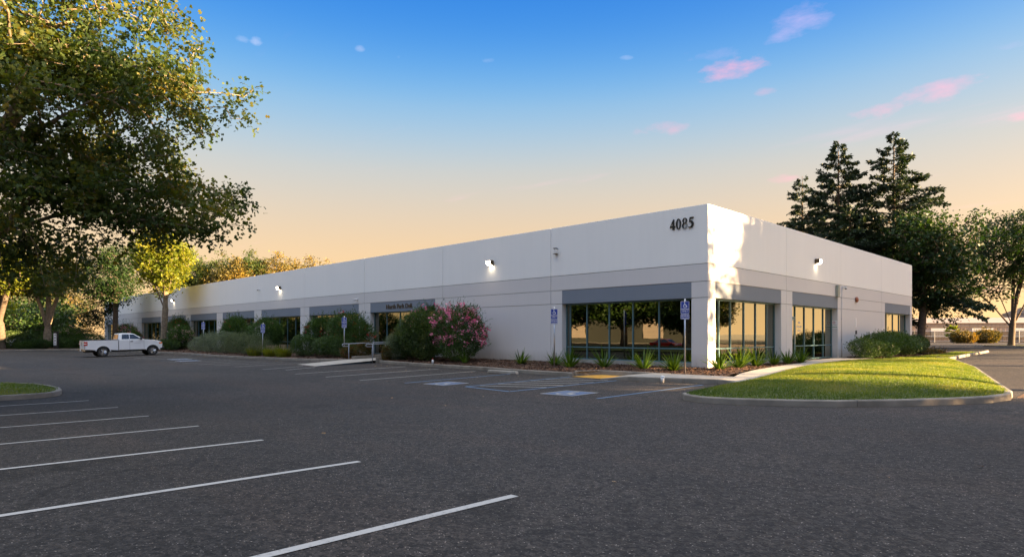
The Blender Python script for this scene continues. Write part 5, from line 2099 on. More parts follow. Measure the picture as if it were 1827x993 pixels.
shrub('oleander_bush', at(-29.6, -1.1), 'red flowering oleander in front of the pier with dark windows', 'shrub', [(0, 0, 1.5, 1.6, .8, 1.1), (.8, 0, 1.9, 1.1, .7, .8)], 6000, .17, 'long', M['ole'], 109, G_O, [('blossoms', M['redf'], 14, .09, .06)], upright=.8)
G_X = 'clipped dark hedges along the long facade'
shrub('clipped_hedge', at(-25.5, -2.45), 'clipped dark hedge just left of the ramp in front of the red oleander', 'hedge', [(-1.0, 0, .75, 1.2, .6, .6), (1.0, 0, .75, 1.2, .6, .6), (0, 0, .8, 1.2, .6, .6)], 8500, .075, 'oval', M['box'], 110, G_X)
shrub('clipped_hedge', at(-29.3, -2.35), 'rounded dark hedge left of the gap with the white pier', 'hedge', [(-.5, 0, .8, 1.0, .65, .75), (.6, 0, .8, 1.0, .6, .65)], 6500, .075, 'oval', M['box'], 111, G_X)
G_T = 'yellow green grass tufts by the blue sign'


def tuft(x, y, label, r=1.0, n=900, h=.6, seed=1):
    rng = np.random.default_rng(seed)
    t = tag(empty('grass_tuft', at(x, y)), label, 'ornamental grass', G_T)
    a = rng.uniform(0, 2 * pi, n)
    rr = r * np.sqrt(rng.random(n)) * .7
    P = np.c_[np.cos(a) * rr, np.sin(a) * rr * .5, np.full(n, -.02)]
    out = np.c_[np.cos(a), np.sin(a) * .6, np.zeros(n)] * (.15 + .35 * rr / r)[:, None] + rng.normal(0, .1, (n, 3))
    hh = h * rng.uniform(.6, 1.3, n)[:, None]
    side = np.c_[-np.sin(a + 1), np.cos(a + 1), np.zeros(n)] * .010
    p1 = P + out * .4 * hh / h + np.array([0, 0, 1]) * hh * .65
    p2 = P + out * 1.1 * hh / h + np.array([0, 0, 1]) * hh * .95
    V = np.stack([P - side, P + side, p1 - side, p1 + side, p2], 1).reshape(-1, 3)
    F = (np.arange(n) * 5)[:, None, None] + np.array([(0, 1, 3), (0, 3, 2), (2, 3, 4)])[None]
    link('blades', np_mesh('blades', V, F.reshape(-1, 3)), M['tuft'], t)
    m = 26
    ax, bx = rng.uniform(-r * .6, r * .6, m), rng.uniform(-.3, .3, m)
    segs = [([(x_, y_, 0), (x_ * 1.1, y_, h * .9), (x_ * 1.25 + .05, y_, h * 1.6)], [.006, .008, .02]) for x_, y_ in zip(ax, bx)]
    tubes('seed_heads', segs, plain('straw', (.35, .27, .17), .9), t, 4)
    return t


tuft(-31.6, -2.85, 'yellow green grass tuft beside the rounded dark hedge', 1.1, 1200, .55, 1)
tuft(-33.7, -2.85, 'yellow green grass tuft in the middle of the three', 1.1, 1200, .5, 2)
tuft(-36.2, -2.9, 'yellow green grass tuft at the right end of the sage hedge', 1.4, 1500, .5, 3)
shrub('sage_hedge', at(-42.6, -2.7, -.05), 'long low grey green hedge sprawling along the kerb', 'hedge',
      [(-6.2, 0, .7, 2.2, .9, .75), (-3.5, 0, .85, 2.6, .95, .9), (-.5, 0, .9, 2.8, .95, .9), (2.6, 0, .85, 2.6, .9, .85), (5.4, 0, .75, 2.6, .9, .8), (7.2, 0, .55, 1.2, .7, .55)], 30000, .11, 'long', M['sage'], 113, None, None, upright=1.0, stems=24)
shrub('oleander_bush', at(-38.6, -1.2), 'green oleander behind the right end of the sage hedge', 'shrub', [(0, 0, 1.6, 2.5, .8, 1.15), (1.3, 0, 1.3, 1.5, .7, 1.0)], 7000, .19, 'long', M['ole'], 114, G_O, [('blossoms', M['redf'], 5, .09, .06), ('pale_blossoms', M['palepink'], 9, .09, .08)], upright=.8)
shrub('oleander_bush', at(-44.8, -1.2), 'green oleander behind the middle of the sage hedge', 'shrub', [(0, 0, 1.7, 2.6, .8, 1.2), (-1.2, 0, 1.5, 1.5, .7, 1.0)], 7000, .19, 'long', M['ole'], 115, G_O, [('blossoms', M['redf'], 8, .09, .06)], upright=.8)
shrub('oleander_bush', at(-56.3, -2.2), 'pale pink flowering oleander right of the slim tree trunk', 'shrub', [(0, 0, 1.35, 2.6, .9, .9), (0, 0, .7, 1.8, .8, .6)], 7000, .19, 'long', M['ole'], 116, G_O, [('pale_blossoms', M['palepink'], 90, .085, .09)], upright=.4)
shrub('oleander_bush', at(-61.0, -1.1), 'red tinged oleander close to the wall beside the slim trunk', 'shrub', [(0, 0, 1.8, 2.6, .8, 1.3), (1.2, 0, 2.2, 1.4, .7, .9)], 6000, .2, 'long', M['ole'], 117, G_O, [('blossoms', M['redf'], 34, .10, .08)], upright=.7)
shrub('clipped_hedge', at(-56.6, -3.2), 'low clipped dark hedge at the foot of the slim tree', 'hedge', [(-1.2, 0, .55, 1.5, .5, .5), (1.2, 0, .55, 1.6, .5, .5)], 6000, .09, 'oval', M['box'], 118, G_X)
shrub('nandina_shrub', at(-60.3, -3.9), 'small reddish shrub in front of the pickup bonnet', 'shrub', [(0, 0, .55, .7, .5, .55)], 2000, .1, 'oval', M['nand'], 119, G_N)
shrub('oleander_bush', at(-76.0, -2.4), 'pink flowering oleander behind the cab of the white pickup', 'shrub', [(0, 0, 1.4, 3.6, .9, 1.2), (3.2, 0, 1.0, 2.2, .9, .9)], 8000, .2, 'long', M['ole'], 120, G_O, FL('pink', 90, .10, .10), upright=.4)
shrub('oleander_bush', at(-78.5, -7.4), 'dusky pink oleander behind the tailgate of the white pickup', 'shrub', [(0, 0, 1.3, 2.6, 1.2, 1.1), (-1.8, -.6, 1.2, 1.6, 1.2, 1.0)], 8000, .2, 'long', M['ole'], 121, G_O, FL('palepink', 80, .10, .12), upright=.4)

# hedges at the far end of the lot
G_H = 'hedges at the far end of the car park'
zh = lambda x, y: (x, y, zg(x, y) + .13)
shrub('clipped_hedge', zh(-73.2, -8.2), 'low dark hedge right of the monument sign behind the pickup tailgate', 'hedge', [(0, -.6, .55, .8, 1.6, .55), (0, 1.2, .55, .8, 1.6, .55)], 6500, .12, 'oval', M['box'], 130, G_H)
shrub('clipped_hedge', zh(-72.9, -11.6), 'low yellowish hedge left of the monument sign', 'hedge', [(0, 0, .5, .8, 1.5, .5), (.1, -1.2, .35, .6, .8, .4)], 5000, .11, 'oval', M['grn'], 131, G_H)
shrub('clipped_hedge', zh(-76.2, -8.0), 'taller hedge behind the low hedge right of the monument sign', 'hedge', [(0, -1, .9, .9, 2.2, .85), (0, 1.6, .9, .9, 2.0, .85)], 7500, .13, 'oval', M['grn'], 132, G_H)
shrub('round_shrub', zh(-74.8, -13.4), 'large round dark shrub between the two pale trunks', 'shrub', [(0, 0, .95, 1.6, 1.9, .95), (0, 1.3, .8, 1.3, 1.2, .8)], 8000, .13, 'oval', M['shr'], 133, G_H)
shrub('round_shrub', zh(-72.6, -16.2), 'small dark shrub at the very left edge', 'shrub', [(0, 0, .7, .9, 1.2, .7)], 4000, .12, 'oval', M['box'], 134, G_H)

# shrubs by the entrance side
bl = [(0, -3.4, .55, 1.0, 1.5, .55), (.1, -1.0, .75, 1.1, 1.9, .65), (0, 1.6, .8, 1.1, 1.9, .65), (-.1, 4.0, .7, 1.0, 1.8, .6), (.2, 5.6, .55, .9, 1.2, .5), (.35, -2.2, .5, 1.0, 1.4, .5), (.3, 3.0, .5, 1.0, 1.8, .5)]
shrub('clipped_hedge', (1.45, 18.6, .0), 'bright green mounded hedge beside the entrance walk', 'hedge', bl, 30000, .075, 'oval', M['grn'], 140)
shrub('round_shrub', (.8, 29.0, .0), 'small dark shrub at the far end of the short facade', 'shrub', [(0, 0, .6, .8, 1.0, .6)], 3500, .09, 'oval', M['shr'], 141)
shrub('ground_cover', (2.1, 26.6, .0), 'low brown ground cover past the mounded hedge', 'ground cover', [(0, 0, .12, .8, 2.6, .16)], 4000, .09, 'oval', M['nand'], 142)
shrub('far_hedge', (-4.5, 88.0, zg(-4.5, 88) - .05), 'rusty green hedge in front of the far fence beside the road', 'hedge', [(-1.3, -1.3, .85, 1.7, 1.7, .85), (.9, .9, .95, 1.7, 1.7, .95)], 8000, .2, 'oval', M['euc'], 143)


# strap leaved plants in the corner beds
def strap_plant(x, y, z, label, r=.6, h=.6, n=44, seed=1, stiff=.5):
    r, h = r * 1.2, h * 1.22
    rng = np.random.default_rng(seed)
    t = tag(empty('strap_leaf_plant', (x, y, z)), label, 'plant', 'spiky strap leaved plants in the corner beds')
    V, F = [], []
    for k in range(n):
        a = rng.uniform(0, 2 * pi)
        e = rng.uniform(.15, 1.0)
        L = rng.uniform(.7, 1.15) * math.hypot(r * e, h * (1.25 - e * .6))
        el = math.radians(85 - 62 * e + rng.normal(0, 5))
        p = np.array([math.cos(a) * .05, math.sin(a) * .05, -.02])
        d = np.array([math.cos(a) * math.cos(el), math.sin(a) * math.cos(el), math.sin(el)])
        side = np.array([-math.sin(a), math.cos(a), 0]) + rng.normal(0, .25, 3)
        side /= np.linalg.norm(side)
        b0 = len(V)
        m = 5
        w0 = rng.uniform(.026, .042)
        for i in range(m + 1):
            f = i / m
            w = w0 * (1 - f ** 2.2) + .001
            up = np.cross(side, d)
            V += [p - side * w, p + up * -.008 * (1 - f), p + side * w]
            p = p + d * L / m
            d = d + np.array([0, 0, -.16 * (1.2 - stiff)]) * (f + .3)
            d /= np.linalg.norm(d)
        for i in range(m):
            for c in (0, 1):
                q = b0 + i * 3 + c
                F.append((q, q + 1, q + 4, q + 3))
    link('blades', py_mesh('blades', V, F, True), M['strap'], t)
    return t


for i, (x, y, r, h, lb) in enumerate(((-12.0, -2.4, .35, .7, 'narrow spiky plant at the right foot of the pink oleander'), (-8.85, -1.6, .7, .62, 'spiky plant alone in front of the blank wall'),
                                      (-6.75, -1.5, .5, .62, 'spiky plant partly behind the post of the sign by the blank wall'), (-5.35, -2.1, .68, .72, 'tall spiky plant just right of the sign post by the big window'),
                                      (-3.9, -1.55, .68, .70, 'spiky plant in front of the left middle panes of the corner window'), (-1.95, -1.55, .66, .72, 'spiky plant in front of the right middle panes of the corner window'),
                                      (-.55, -1.65, .66, .62, 'spiky plant left of the sign post nearest the corner'))):
    strap_plant(x, y, zbed(x, y), lb, r, h, 44 if r > .4 else 18, 200 + i)
for i, (y, r, h, lb) in enumerate(((-.45, .6, .62, 'spiky plant right at the building corner pier'), (1.15, .68, .7, 'large golden spiky plant in front of the corner side window'), (2.75, .6, .72, 'third spiky plant along the short facade from the corner'),
                                   (4.55, .55, .55, 'fourth spiky plant along the short facade from the corner'), (6.2, .6, .62, 'spiky plant in front of the pier before the entrance'), (7.7, .66, .6, 'last spiky plant next to the entrance door'))):
    strap_plant(.72, y, -.03, lb, r, h, 46, 220 + i)

vhg = shrub('shade_hedge', (29, -36, zg(29, -36) + .1), 'unseen hedge across the road added for shade, at the near end', 'hedge', [(0, -5, 1.1, 1.2, 4, 1.2), (0, 0, 1.2, 1.2, 4, 1.2), (0, 5, 1.1, 1.2, 4, 1.2)], 9000, .28, 'oval', M['box'], 150, 'unseen hedges added to shade the asphalt')  # unseen hedge row added to block low sun from the near asphalt
for y, lb in ((-22, 'unseen hedge across the road added for shade, in the middle of three'), (-11, 'unseen hedge across the road added for shade, ending near the building corner')):
    o = copy_tree(vhg)
    o.location = (29, y, zg(29, y) + .1)
    o['label'] = lb

# small palm by the far fence
t = tag(empty('fan_palm', (-9.0, 97.3, zg(-9, 97.3))), 'small golden fan palm in front of the far fence', 'palm')
tubes('trunk', [([(0, 0, -.2), (0, 0, .7), (.03, 0, 1.5)], [.34, .38, .30])], M['bark_dark'], t, 8)
rng = np.random.default_rng(5)
V, F = [], []
for k in range(46):
    a, el = rng.uniform(0, 2 * pi), math.radians(rng.uniform(-25, 80))
    d = np.array([math.cos(a) * math.cos(el), math.sin(a) * math.cos(el), math.sin(el)])
    o = np.array([0, 0, 1.55]) + d * rng.uniform(.5, .9)
    s = np.array([-math.sin(a), math.cos(a), 0])
    u = np.cross(d, s)
    for f in np.linspace(-1.1, 1.1, 11):
        e = d * math.cos(f) + s * math.sin(f)
        b0 = len(V)
        V += [o - u * .02, o + e * .35 + s * .04, o + e * .72 - np.array([0, 0, .12]), o + e * .35 - s * .04]
        F += [(b0, b0 + 1, b0 + 2), (b0, b0 + 2, b0 + 3)]
link('fronds', np_mesh('fronds', V, F), M['yel'], t)

# ------------------------------------------------------------------ vehicles
def arc_pts(cx, cz, r, a0, a1, n=10):
    return [(cx + r * math.cos(a), cz + r * math.sin(a)) for a in np.linspace(math.radians(a0), math.radians(a1), n)]


def wheel(parent, x, y, r, w, side, spokes=6):
    o = empty('wheel', (x, y, r), 0, parent)
    s = side
    ring = [(r * .62, -w / 2), (r * .93, -w / 2), (r, -w * .36), (r, w * .36), (r * .93, w / 2), (r * .62, w / 2)]
    tv = [(q * math.cos(2 * pi * k / 28), h_, q * math.sin(2 * pi * k / 28)) for q, h_ in ring for k in range(28)]
    tf = [(i * 28 + k, i * 28 + (k + 1) % 28, ((i + 1) % 6) * 28 + (k + 1) % 28, ((i + 1) % 6) * 28 + k) for i in range(6) for k in range(28)]
    MB().add(tv, tf).obj('tyre', M['tyre'], o)
    m = MB()
    yo = s * w * .42
    rr_ = [(r * .64, yo - s * .10), (r * .64, yo), (r * .56, yo), (r * .55, yo - s * .10)]
    m.add([(q * math.cos(2 * pi * k / 24), h_, q * math.sin(2 * pi * k / 24)) for q, h_ in rr_ for k in range(24)],
          [(i * 24 + k, i * 24 + (k + 1) % 24, ((i + 1) % 4) * 24 + (k + 1) % 24, ((i + 1) % 4) * 24 + k) for i in range(4) for k in range(24)])
    for k in range(spokes):
        a = 2 * pi * k / spokes + .2
        c, q = math.cos(a), math.sin(a)
        for a2 in (-.10, .10):
            c2, q2 = math.cos(a + a2 * 2.2), math.sin(a + a2 * 2.2)
            p0 = (r * .12 * c, yo - s * .01, r * .12 * q)
            p1 = (r * .6 * c2, yo - s * .015, r * .6 * q2)
            m.tube([p0, p1], r * .085, 5)
    m.lathe([(r * .17, yo - s * .03), (r * .15, yo + s * .012)], 14, 'y')
    m.obj('rim', M['rim'], o)
    MB().lathe([(r * .6, -w * .1), (r * .6, w * .1)], 20, 'y').obj('brake_disc', M['dark_plastic'], o)
    return o


def greenhouse(sec, belt_w, roof_w, z_shift=0):
    """sec: list of (x, z, half width) going round the side outline; returns mesh verts mirrored"""
    n = len(sec)
    V = [(x, -w, z) for x, z, w in sec] + [(x, w, z) for x, z, w in sec]
    F = [tuple(range(n)), tuple(range(2 * n - 1, n - 1, -1))] + [(i, i + n, (i + 1) % n + n, (i + 1) % n) for i in range(n)]
    return V, F


def side_window(name, pts, side, mat, parent, off=.006):
    """pts: (x, z, halfwidth) corners of a pane lying on the cabin side"""
    V = [(x, side * (w + off), z) for x, z, w in pts]
    f = tuple(range(len(V)))
    return link(name, py_mesh(name, V, [f if side < 0 else f[::-1]]), mat, parent)


def pickup(x, y, rz, label):
    t = tag(empty('pickup_truck', (x, y, 0), rz), label, 'pickup truck')
    W = .97
    xr, xf, r = -1.65, 2.03, .40
    ar = .50
    # front body: cab lower half, wings and bonnet
    low = [(-.53, .50)] + [(1.50, .50)] + arc_pts(xf, r, ar, 168, 12)[0:] + [(2.78, .62), (2.80, .98), (2.68, 1.16), (2.45, 1.25), (2.0, 1.315), (1.42, 1.365), (1.25, 1.385), (-.53, 1.40)]
    m = MB().prism(low, -W, W)
    body = m.obj('body', M['car_white'], t, bevel=.035, seg=2)
    # box: two sides, front wall, floor
    side = [(-2.90, .64), (-2.2, .56)] + arc_pts(xr, r, ar, 162, 18) + [(-.57, .50), (-.57, 1.385), (-2.92, 1.37)]
    for s in (-1, 1):
        y0, y1 = sorted((s * (W - .09), s * W))
        MB().prism(side, y0, y1).obj('box_side', M['car_white'], t, bevel=.02)
        MB().box(-2.92, -.57, y0 - .005, y1 + .005, 1.375, 1.405).obj('rail_cap', M['dark_plastic'], t)
        # flare over the wheels
        for cx in (xr, xf):
            a = MB()
            pr = arc_pts(cx, r, ar + .055, 8, 172, 12) + arc_pts(cx, r, ar, 172, 8, 12)
            ya, yb = sorted((s * (W - .02), s * (W + .022)))
            a.prism(pr, ya, yb)
            a.obj('wheel_arch', M['car_white'], t)
    MB().box(-2.86, -.60, -W + .1, W - .1, .78, .84).obj('box_floor', M['dark_plastic'], t)
    MB().box(-.62, -.575, -W + .1, W - .1, .84, 1.38).obj('box_front', M['car_white'], t)
    tg = MB().box(-2.955, -2.90, -.78, .78, .70, 1.36).obj('tailgate', M['car_white'], t, bevel=.015)
    MB().box(-2.97, -2.953, -.12, .12, 1.14, 1.21).obj('handle', M['dark_plastic'], tg)
    MB().lathe([(.06, -2.975), (.06, -2.953)], 14, 'x', (0, 0, 1.04)).obj('badge', M['dark_plastic'], tg)
    MB().box(-2.962, -2.90, -W + .10, W - .10, 1.362, 1.40).obj('tailgate_cap', M['dark_plastic'], tg)
    for s in (-1, 1):
        MB().box(-2.965, -2.72, min(s * .79, s * (W + .006)), max(s * .79, s * (W + .006)), .93, 1.28).obj('tail_lamp', M['tail'], t, bevel=.02)
        MB().box(-2.968, -2.80, min(s * .80, s * (W + .009)), max(s * .80, s * (W + .009)), 1.07, 1.13).obj('reversing_lamp', M['sign_white'], t)
    MB().box(-3.06, -2.88, -W, W, .50, .68).obj('rear_bumper', M['chrome'], t, bevel=.03)
    MB().box(-3.075, -3.05, -.16, .16, .53, .64).obj('number_plate', M['sign_white'], t)
    # cab
    cab = [(-.55, 1.39, .93), (1.40, 1.36, .93), (.66, 1.86, .78), (.35, 1.925, .75), (-.25, 1.935, .75), (-.46, 1.89, .77)]
    V, F = greenhouse(cab, 0, 0)
    MB().add(V, F).obj('cabin', M['car_white'], t, bevel=.05, seg=2)

    def wz(z):
        return .93 - (z - 1.39) * (.93 - .775) / .5
    for s in (-1, 1):
        side_window('rear_side_window', [(-.30, 1.43, wz(1.43)), (.26, 1.43, wz(1.43)), (.26, 1.83, wz(1.83)), (-.24, 1.83, wz(1.83))], s, M['car_glass'], t)
        side_window('front_side_window', [(.31, 1.43, wz(1.43)), (1.20, 1.42, wz(1.42)), (.66, 1.79, wz(1.79)), (.55, 1.83, wz(1.83)), (.31, 1.83, wz(1.83))], s, M['car_glass'], t)
        # door seams and handles
        for xs_, z0, z1 in ((.285, .56, 1.42), (-.50, .56, 1.40), (1.36, .62, 1.34)):
            MB().box(xs_ - .006, xs_ + .006, min(s * (W - .01), s * (W + .002)), max(s * (W - .01), s * (W + .002)), z0, z1).obj('door_seam', M['dark_plastic'], t)
        MB().box(.33, .53, min(s * W, s * (W + .035)), max(s * W, s * (W + .035)), 1.20, 1.26).obj('door_handle', M['dark_plastic'], t, bevel=.01)
        mr = MB().box(1.06, 1.20, min(s * .98, s * 1.22), max(s * .98, s * 1.22), 1.36, 1.58).obj('mirror', M['dark_plastic'], t, bevel=.03)
        MB().box(-.5, 1.55, min(s * (W - .02), s * (W + .005)), max(s * (W - .02), s * (W + .005)), .50, .545).obj('rocker_trim', M['chrome'], t)
        MB().box(2.50, 2.775, min(s * .60, s * (W + .004)), max(s * .60, s * (W + .004)), .94, 1.13).obj('headlight', M['amber'], t, bevel=.03)
        MB().box(.62, 1.10, min(s * W, s * (W + .004)), max(s * W, s * (W + .004)), 1.055, 1.075).obj('door_lettering', M['car_silver'], t)
    q = lambda a: link(a[0], py_mesh(a[0], a[1], [(0, 1, 2, 3)]), M['car_glass'], t)
    q(('windshield', [(1.345, -.86, 1.415), (1.345, .86, 1.415), (.735, .74, 1.825), (.735, -.74, 1.825)]))
    q(('rear_window', [(-.565, .72, 1.44), (-.565, -.72, 1.44), (-.487, -.66, 1.82), (-.487, .66, 1.82)]))
    MB().box(2.74, 2.83, -.58, .58, .84, 1.14).obj('grille', M['chrome'], t, bevel=.02)
    MB().box(2.72, 2.95, -W, W, .50, .74).obj('front_bumper', M['dark_plastic'], t, bevel=.05)
    MB().box(-2.8, 2.6, -.5, .5, .38, .52).obj('chassis', M['dark_plastic'], t)
    for cx in (xr, xf):
        MB().box(cx - .47, cx + .47, -.72, .72, .5, .92).obj('wheel_well', M['dark_plastic'], t)
        for s in (-1, 1):
            wheel(t, cx, s * (W - .13), r, .26, s)
        MB().tube([(cx, -.8, r), (cx, .8, r)], .05).obj('axle', M['dark_plastic'], t)
    return t


p = pickup(-49.35, -8.85, pi / 2, 'white extended cab pickup truck parked nose in towards the building')
zr_, zf_ = zg(-49.7, -10.65), zg(-49.7, -6.95)
p.location.z = (zr_ + zf_) / 2 + .0
p.rotation_euler = (0, -math.atan2(zf_ - zr_, 3.68), pi / 2)


def sedan(name, x, y, rz, mat, label, cat='car', van=False, group='cars parked beyond the hedges'):
    t = tag(empty(name, (x, y, zg(x, y)), rz), label, cat, group)
    W = .88
    if van:
        low = [(-2.5, .35), (-2.0, .32)] + arc_pts(-1.5, .34, .42, 170, 10) + arc_pts(1.6, .34, .42, 170, 10) + [(2.5, .4), (2.52, .85), (2.3, 1.0), (1.75, 1.12), (-2.52, 1.15)]
        cab = [(-2.5, 1.14, .86), (1.8, 1.10, .86), (1.15, 1.85, .78), (.9, 1.95, .76), (-2.3, 1.97, .76)]
        ax = (-1.5, 1.6)
        wins = [[(.35, 1.2), (1.5, 1.2), (1.05, 1.75), (.35, 1.75)], [(-.9, 1.2), (.22, 1.2), (.22, 1.75), (-.9, 1.75)]]
    else:
        low = [(-2.25, .35), (-1.85, .28)] + arc_pts(-1.35, .32, .38, 170, 10) + arc_pts(1.38, .32, .38, 170, 10) + [(2.25, .35), (2.3, .62), (2.15, .74), (1.2, .90), (-1.6, .95), (-2.28, .88)]
        cab = [(-1.75, .93, .84), (1.25, .88, .84), (.45, 1.36, .64), (.2, 1.43, .60), (-.7, 1.43, .60), (-1.0, 1.38, .62)]
        ax = (-1.35, 1.38)
        wins = [[(-.28, .96), (.98, .95), (.36, 1.33), (-.28, 1.35)], [(-1.35, .98), (-.38, .97), (-.38, 1.36), (-.85, 1.35)]]
    MB().prism(low, -W, W).obj('body', mat, t, bevel=.05, seg=2)
    V, F = greenhouse(cab, 0, 0)
    MB().add(V, F).obj('cabin', mat, t, bevel=.05, seg=2)
    z0, w0, z1, w1 = cab[0][1], cab[0][2], cab[-2][1], cab[-2][2]
    for s in (-1, 1):
        for w in wins:
            side_window('side_window', [(a, b, w0 + (w1 - w0) * (b - z0) / (z1 - z0) + .004) for a, b in w], s, M['car_glass'], t)
        for cx in ax:
            wheel(t, cx, s * (W - .1), .32, .2, s, 5)
        MB().box(low[0][0] - .01, low[0][0] + .3, min(s * .5, s * (W + .004)), max(s * .5, s * (W + .004)), .65, .82).obj('tail_lamp', M['tail'], t, bevel=.02)
        MB().box(ax[1] + .55, ax[1] + .88, min(s * .5, s * (W + .004)), max(s * .5, s * (W + .004)), .58, .70).obj('headlight', M['cam_white'], t, bevel=.02)
    a, b = cab[1], cab[2]
    f0, f1 = .1, .88
    V = []
    for f, sg in ((f0, -1), (f0, 1), (f1, 1), (f1, -1)):
        V.append((a[0] + (b[0] - a[0]) * f + .012, sg * ((a[2] + (b[2] - a[2]) * f) - .06), a[1] + (b[1] - a[1]) * f + .01))
    link('windshield', py_mesh('windshield', V, [(0, 1, 2, 3)]), M['car_glass'], t)
    return t


sedan('parked_car', -80.5, -11.4, pi / 2 + .05, M['car_silver'], 'silver car mostly hidden behind the hedge right of the monument sign')
sedan('parked_car', -81.5, -8.2, pi / 2, M['car_white'], 'white car mostly hidden behind the hedge next to the dark green tree')
sedan('parked_car', -79.0, -17.6, pi / 2 - .05, M['car_silver'], 'silver car at the far left edge behind the pale leaning trunk')
sedan('parked_car', -30.5, -56, .1, M['car_red'], 'red car parked beyond the southern berm', group='cars parked beyond the southern berm')
sedan('parked_car', -36.5, -56.3, .05, M['car_red'], 'second red car parked beyond the southern berm', group='cars parked beyond the southern berm')
sedan('parked_van', -23.5, -56, .1, M['car_white'], 'white van parked beyond the southern berm', 'van', True, 'cars parked beyond the southern berm')

# monument sign between the hedges
t = tag(empty('monument_sign', (-72.6, -9.95, zg(-72.6, -9.95) + .1), math.radians(60)), 'narrow black monument sign with white panel of stacked numbers among the hedges', 'sign')
MB().box(-.24, .24, -.08, .08, -.1, 2.0).obj('sign_body', M['black'], t, bevel=.02)
MB().box(-.20, .06, -.088, -.081, .45, 1.75).obj('sign_panel', M['sign_white'], t)
for i, c in enumerate('4085'):
    text_obj('sign_digit', c, .30, M['black'], t, (-.07, -.092, 1.47 - i * .31), (pi / 2, 0, 0), .001, 'CENTER', .006)

# ------------------------------------------------------------------ the far end of the road
t = tag(empty('slatted_fence', (0, 0, 0)), 'long brown slatted fence across the end of the road', 'fence')
A, B = np.array((-30.0, 88.0)), np.array((34.0, 132.0))
Lf = np.linalg.norm(B - A)
dv = (B - A) / Lf
nv = np.array([-dv[1], dv[0]])
np_ = int(Lf / 3)
m = MB()
for i in range(np_ + 1):
    c = A + dv * Lf * i / np_
    z = zg(*np.clip(c, (-129, -89), (59, 109)))
    MB().tube([(c[0], c[1], z - .3), (c[0], c[1], z + 1.95)], .045, 6).obj('post', M['metal'], t)
for hgt in (.25, 1.05, 1.85):
    pts = [A + dv * Lf * k / 20 for k in range(21)]
    MB().tube([(q_[0], q_[1], zg(*np.clip(q_, (-129, -89), (59, 109))) + hgt) for q_ in pts], .025, 5).obj('rail', M['metal'], t)
V, F = [], []
k = 0.0
while k < Lf:
    c = A + dv * k
    z = zg(*np.clip(c, (-129, -89), (59, 109)))
    h = 1.85 + rnd.uniform(-.04, .03)
    e = c + dv * .085
    o_ = nv * rnd.uniform(-.01, .01)
    b0 = len(V)
    for p_, zz in ((c + o_, z + .05), (e + o_, z + .05), (e + o_, z + h), (c + o_, z + h)):
        V.append((p_[0], p_[1], zz))
    for p_, zz in ((c + o_ + nv * .01, z + .05), (e + o_ + nv * .01, z + .05), (e + o_ + nv * .01, z + h), (c + o_ + nv * .01, z + h)):
        V.append((p_[0], p_[1], zz))
    F += [(b0, b0 + 1, b0 + 2, b0 + 3), (b0 + 7, b0 + 6, b0 + 5, b0 + 4), (b0, b0 + 3, b0 + 7, b0 + 4), (b0 + 1, b0 + 5, b0 + 6, b0 + 2), (b0 + 3, b0 + 2, b0 + 6, b0 + 7)]
    k += .115
o = link('slats', py_mesh('slats', V, F), M['fence'], t)
o['kind'] = 'stuff'


def warehouse(name, x, y, rz, w, d, h, label, wall, roof, nd=0, ribs=True, door=None):
    door = door or M['cam_white']
    t = tag(empty(name, (x, y, -.3), rz), label, 'warehouse')
    MB().box(-w / 2, w / 2, 0, d, 0, h).obj('wall', wall, t)
    MB().add([(-w / 2 - .3, -.4, h + .02), (w / 2 + .3, -.4, h + .02), (w / 2 + .3, d / 2, h + 1.6), (-w / 2 - .3, d / 2, h + 1.6), (w / 2 + .3, d + .4, h + .02), (-w / 2 - .3, d + .4, h + .02)],
             [(0, 1, 2, 3), (3, 2, 4, 5), (0, 3, 5), (1, 4, 2), (0, 5, 4, 1)]).obj('roof', roof, t)
    if ribs:
        m = MB()
        u = -w / 2
        while u < w / 2:
            m.box(u, u + .1, -.07, -.005, 0, h)
            u += .9
        r = m.obj('wall_ribs', wall, t)
    for i in range(nd):
        u = -w / 2 + w * (i + .5) / nd
        dd = MB().box(u - 2.2, u + 2.2, -.13, -.08, .9, h * .72).obj('loading_door', door, t)
        for k in range(1, 5):
            MB().box(u - 2.2, u + 2.2, -.145, -.131, .9 + k * (h * .72 - .9) / 5 - .02, .9 + k * (h * .72 - .9) / 5 + .02).obj('door_rib', M['pale_wall'], dd)
    MB().box(-w / 2, w / 2, -.2, -.01, h * .8, h * .83).obj('trim_band', M['pale_roof'], t)
    return t


warehouse('far_warehouse', -25, 152, math.radians(32), 120, 30, 4.3, 'long low pale beige warehouse beyond the fence at the end of the road', M['pale_wall'], M['pale_roof'], 14)
warehouse('far_warehouse', 6, 190, math.radians(32), 26, 20, 7.2, 'taller pale building rising behind the far warehouse near the roadside sycamore', M['pale_roof'], M['pale_roof'], 0)
warehouse('south_building', -25, -78, pi, 110, 20, 7, 'grey tilt up building beyond the southern berm', M['grey_clad'], M['roof'], 6, False, M['pale_roof'])

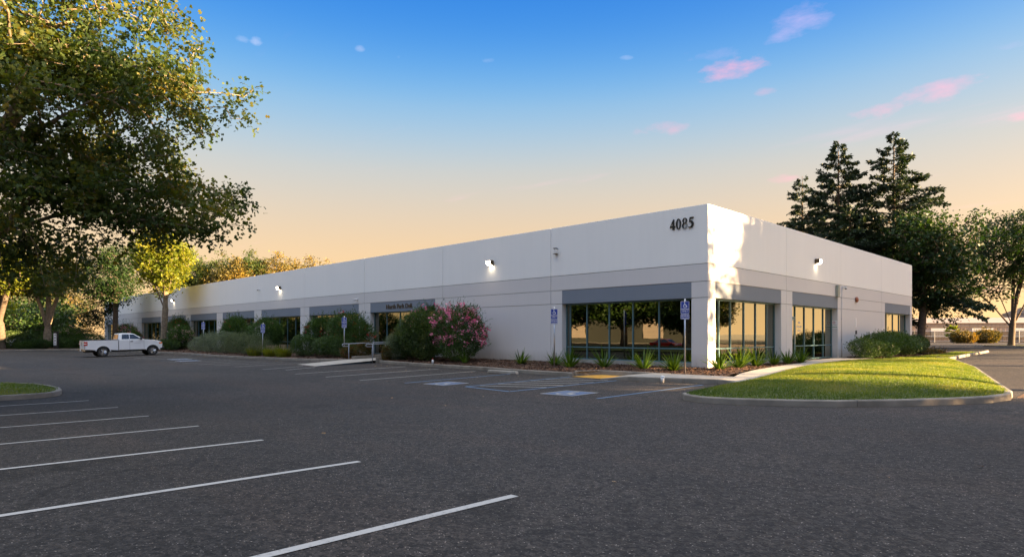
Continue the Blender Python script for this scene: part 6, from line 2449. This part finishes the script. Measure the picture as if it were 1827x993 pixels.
# brushy hill beyond the trees
hx = np.linspace(-900, 100, 70)
hy = np.linspace(200, 900, 36)
HX, HY = np.meshgrid(hx, hy, indexing='ij')
HZ = 46 * np.exp(-((HX + 430) / 210) ** 2 - ((HY - 380) / 150) ** 2) + 30 * np.exp(-((HX + 700) / 200) ** 2 - ((HY - 420) / 160) ** 2) - 4
HZ = HZ + (np.sin(HX * .05) * np.cos(HY * .043) + np.sin(HX * .11 + 1) * np.sin(HY * .09)) * .9
grid_obj('hill', HX, HY, HZ, M['hill'])
n = 900
ux, uy = RNG.uniform(-760, -140, n), RNG.uniform(230, 520, n)
hz_ = 46 * np.exp(-((ux + 430) / 210) ** 2 - ((uy - 380) / 150) ** 2) + 30 * np.exp(-((ux + 700) / 200) ** 2 - ((uy - 420) / 160) ** 2) - 4
Ct = np.c_[ux, uy, hz_]
Ct = np.repeat(Ct, 40, axis=0) + RNG.normal(0, 1, (n * 40, 3)) * np.array([3.2, 3.2, 2.2]) + np.array([0, 0, 3.0])
tag(leaves('hill_woods', Ct, 1.7, 'oval', M['euc'], None), kind='stuff')

# dry leaves blown onto the asphalt and the walk
lx = np.r_[RNG.uniform(-60, 10, 260), RNG.uniform(3, 13, 70), RNG.uniform(-8, 12, 14)]
ly = np.r_[-4.6 + .5 * RNG.normal(0, 1, 260), RNG.uniform(-10, 20, 70), RNG.uniform(-18, -5, 14)]
ok = [not (2.0 < a < 10 and -9.3 < b < 17) for a, b in zip(lx, ly)]
lx, ly = lx[ok], ly[ok]
CL = np.array([(a, b, zg(a, b) + .012) for a, b in zip(lx, ly)])
tag(leaves('dry_leaves', CL, .07, 'lobed', leafy('dry brown leaves', [(.10, .05, .02), (.2, .11, .04), (.3, .2, .08)], .1), None, 3.0), kind='stuff')

# ------------------------------------------------------------------ words for the setting
LAB = {'road': 'asphalt drive past the lawn with low sunlight painted into its brown tint', 'parking_lot': 'dark speckled asphalt car park with faded stall lines', 'ground': 'dry open ground reaching to the horizon', 'kerb': 'weathered concrete kerb along the asphalt', 'planting_bed': 'bark mulch planting bed beside the building',
       'sidewalk': 'pale concrete walk curving to the entrance', 'lawn': 'mown lawn beside the car park', 'ramp': 'concrete kerb ramp up to the deli', 'hill': 'brushy brown hill far behind the trees', 'grass': 'short grass blades on the lawn',
       'mulch_chips': 'loose bark chips on the planting bed', 'hill_woods': 'scattered woods on the far hill', 'dry_leaves': 'dry leaves scattered on the asphalt'}
for o in COL.objects:
    if o.parent is None and 'kind' in o and 'label' not in o:
        k = o.name.split('.')[0]
        if k in LAB:
            o['label'] = LAB[k]
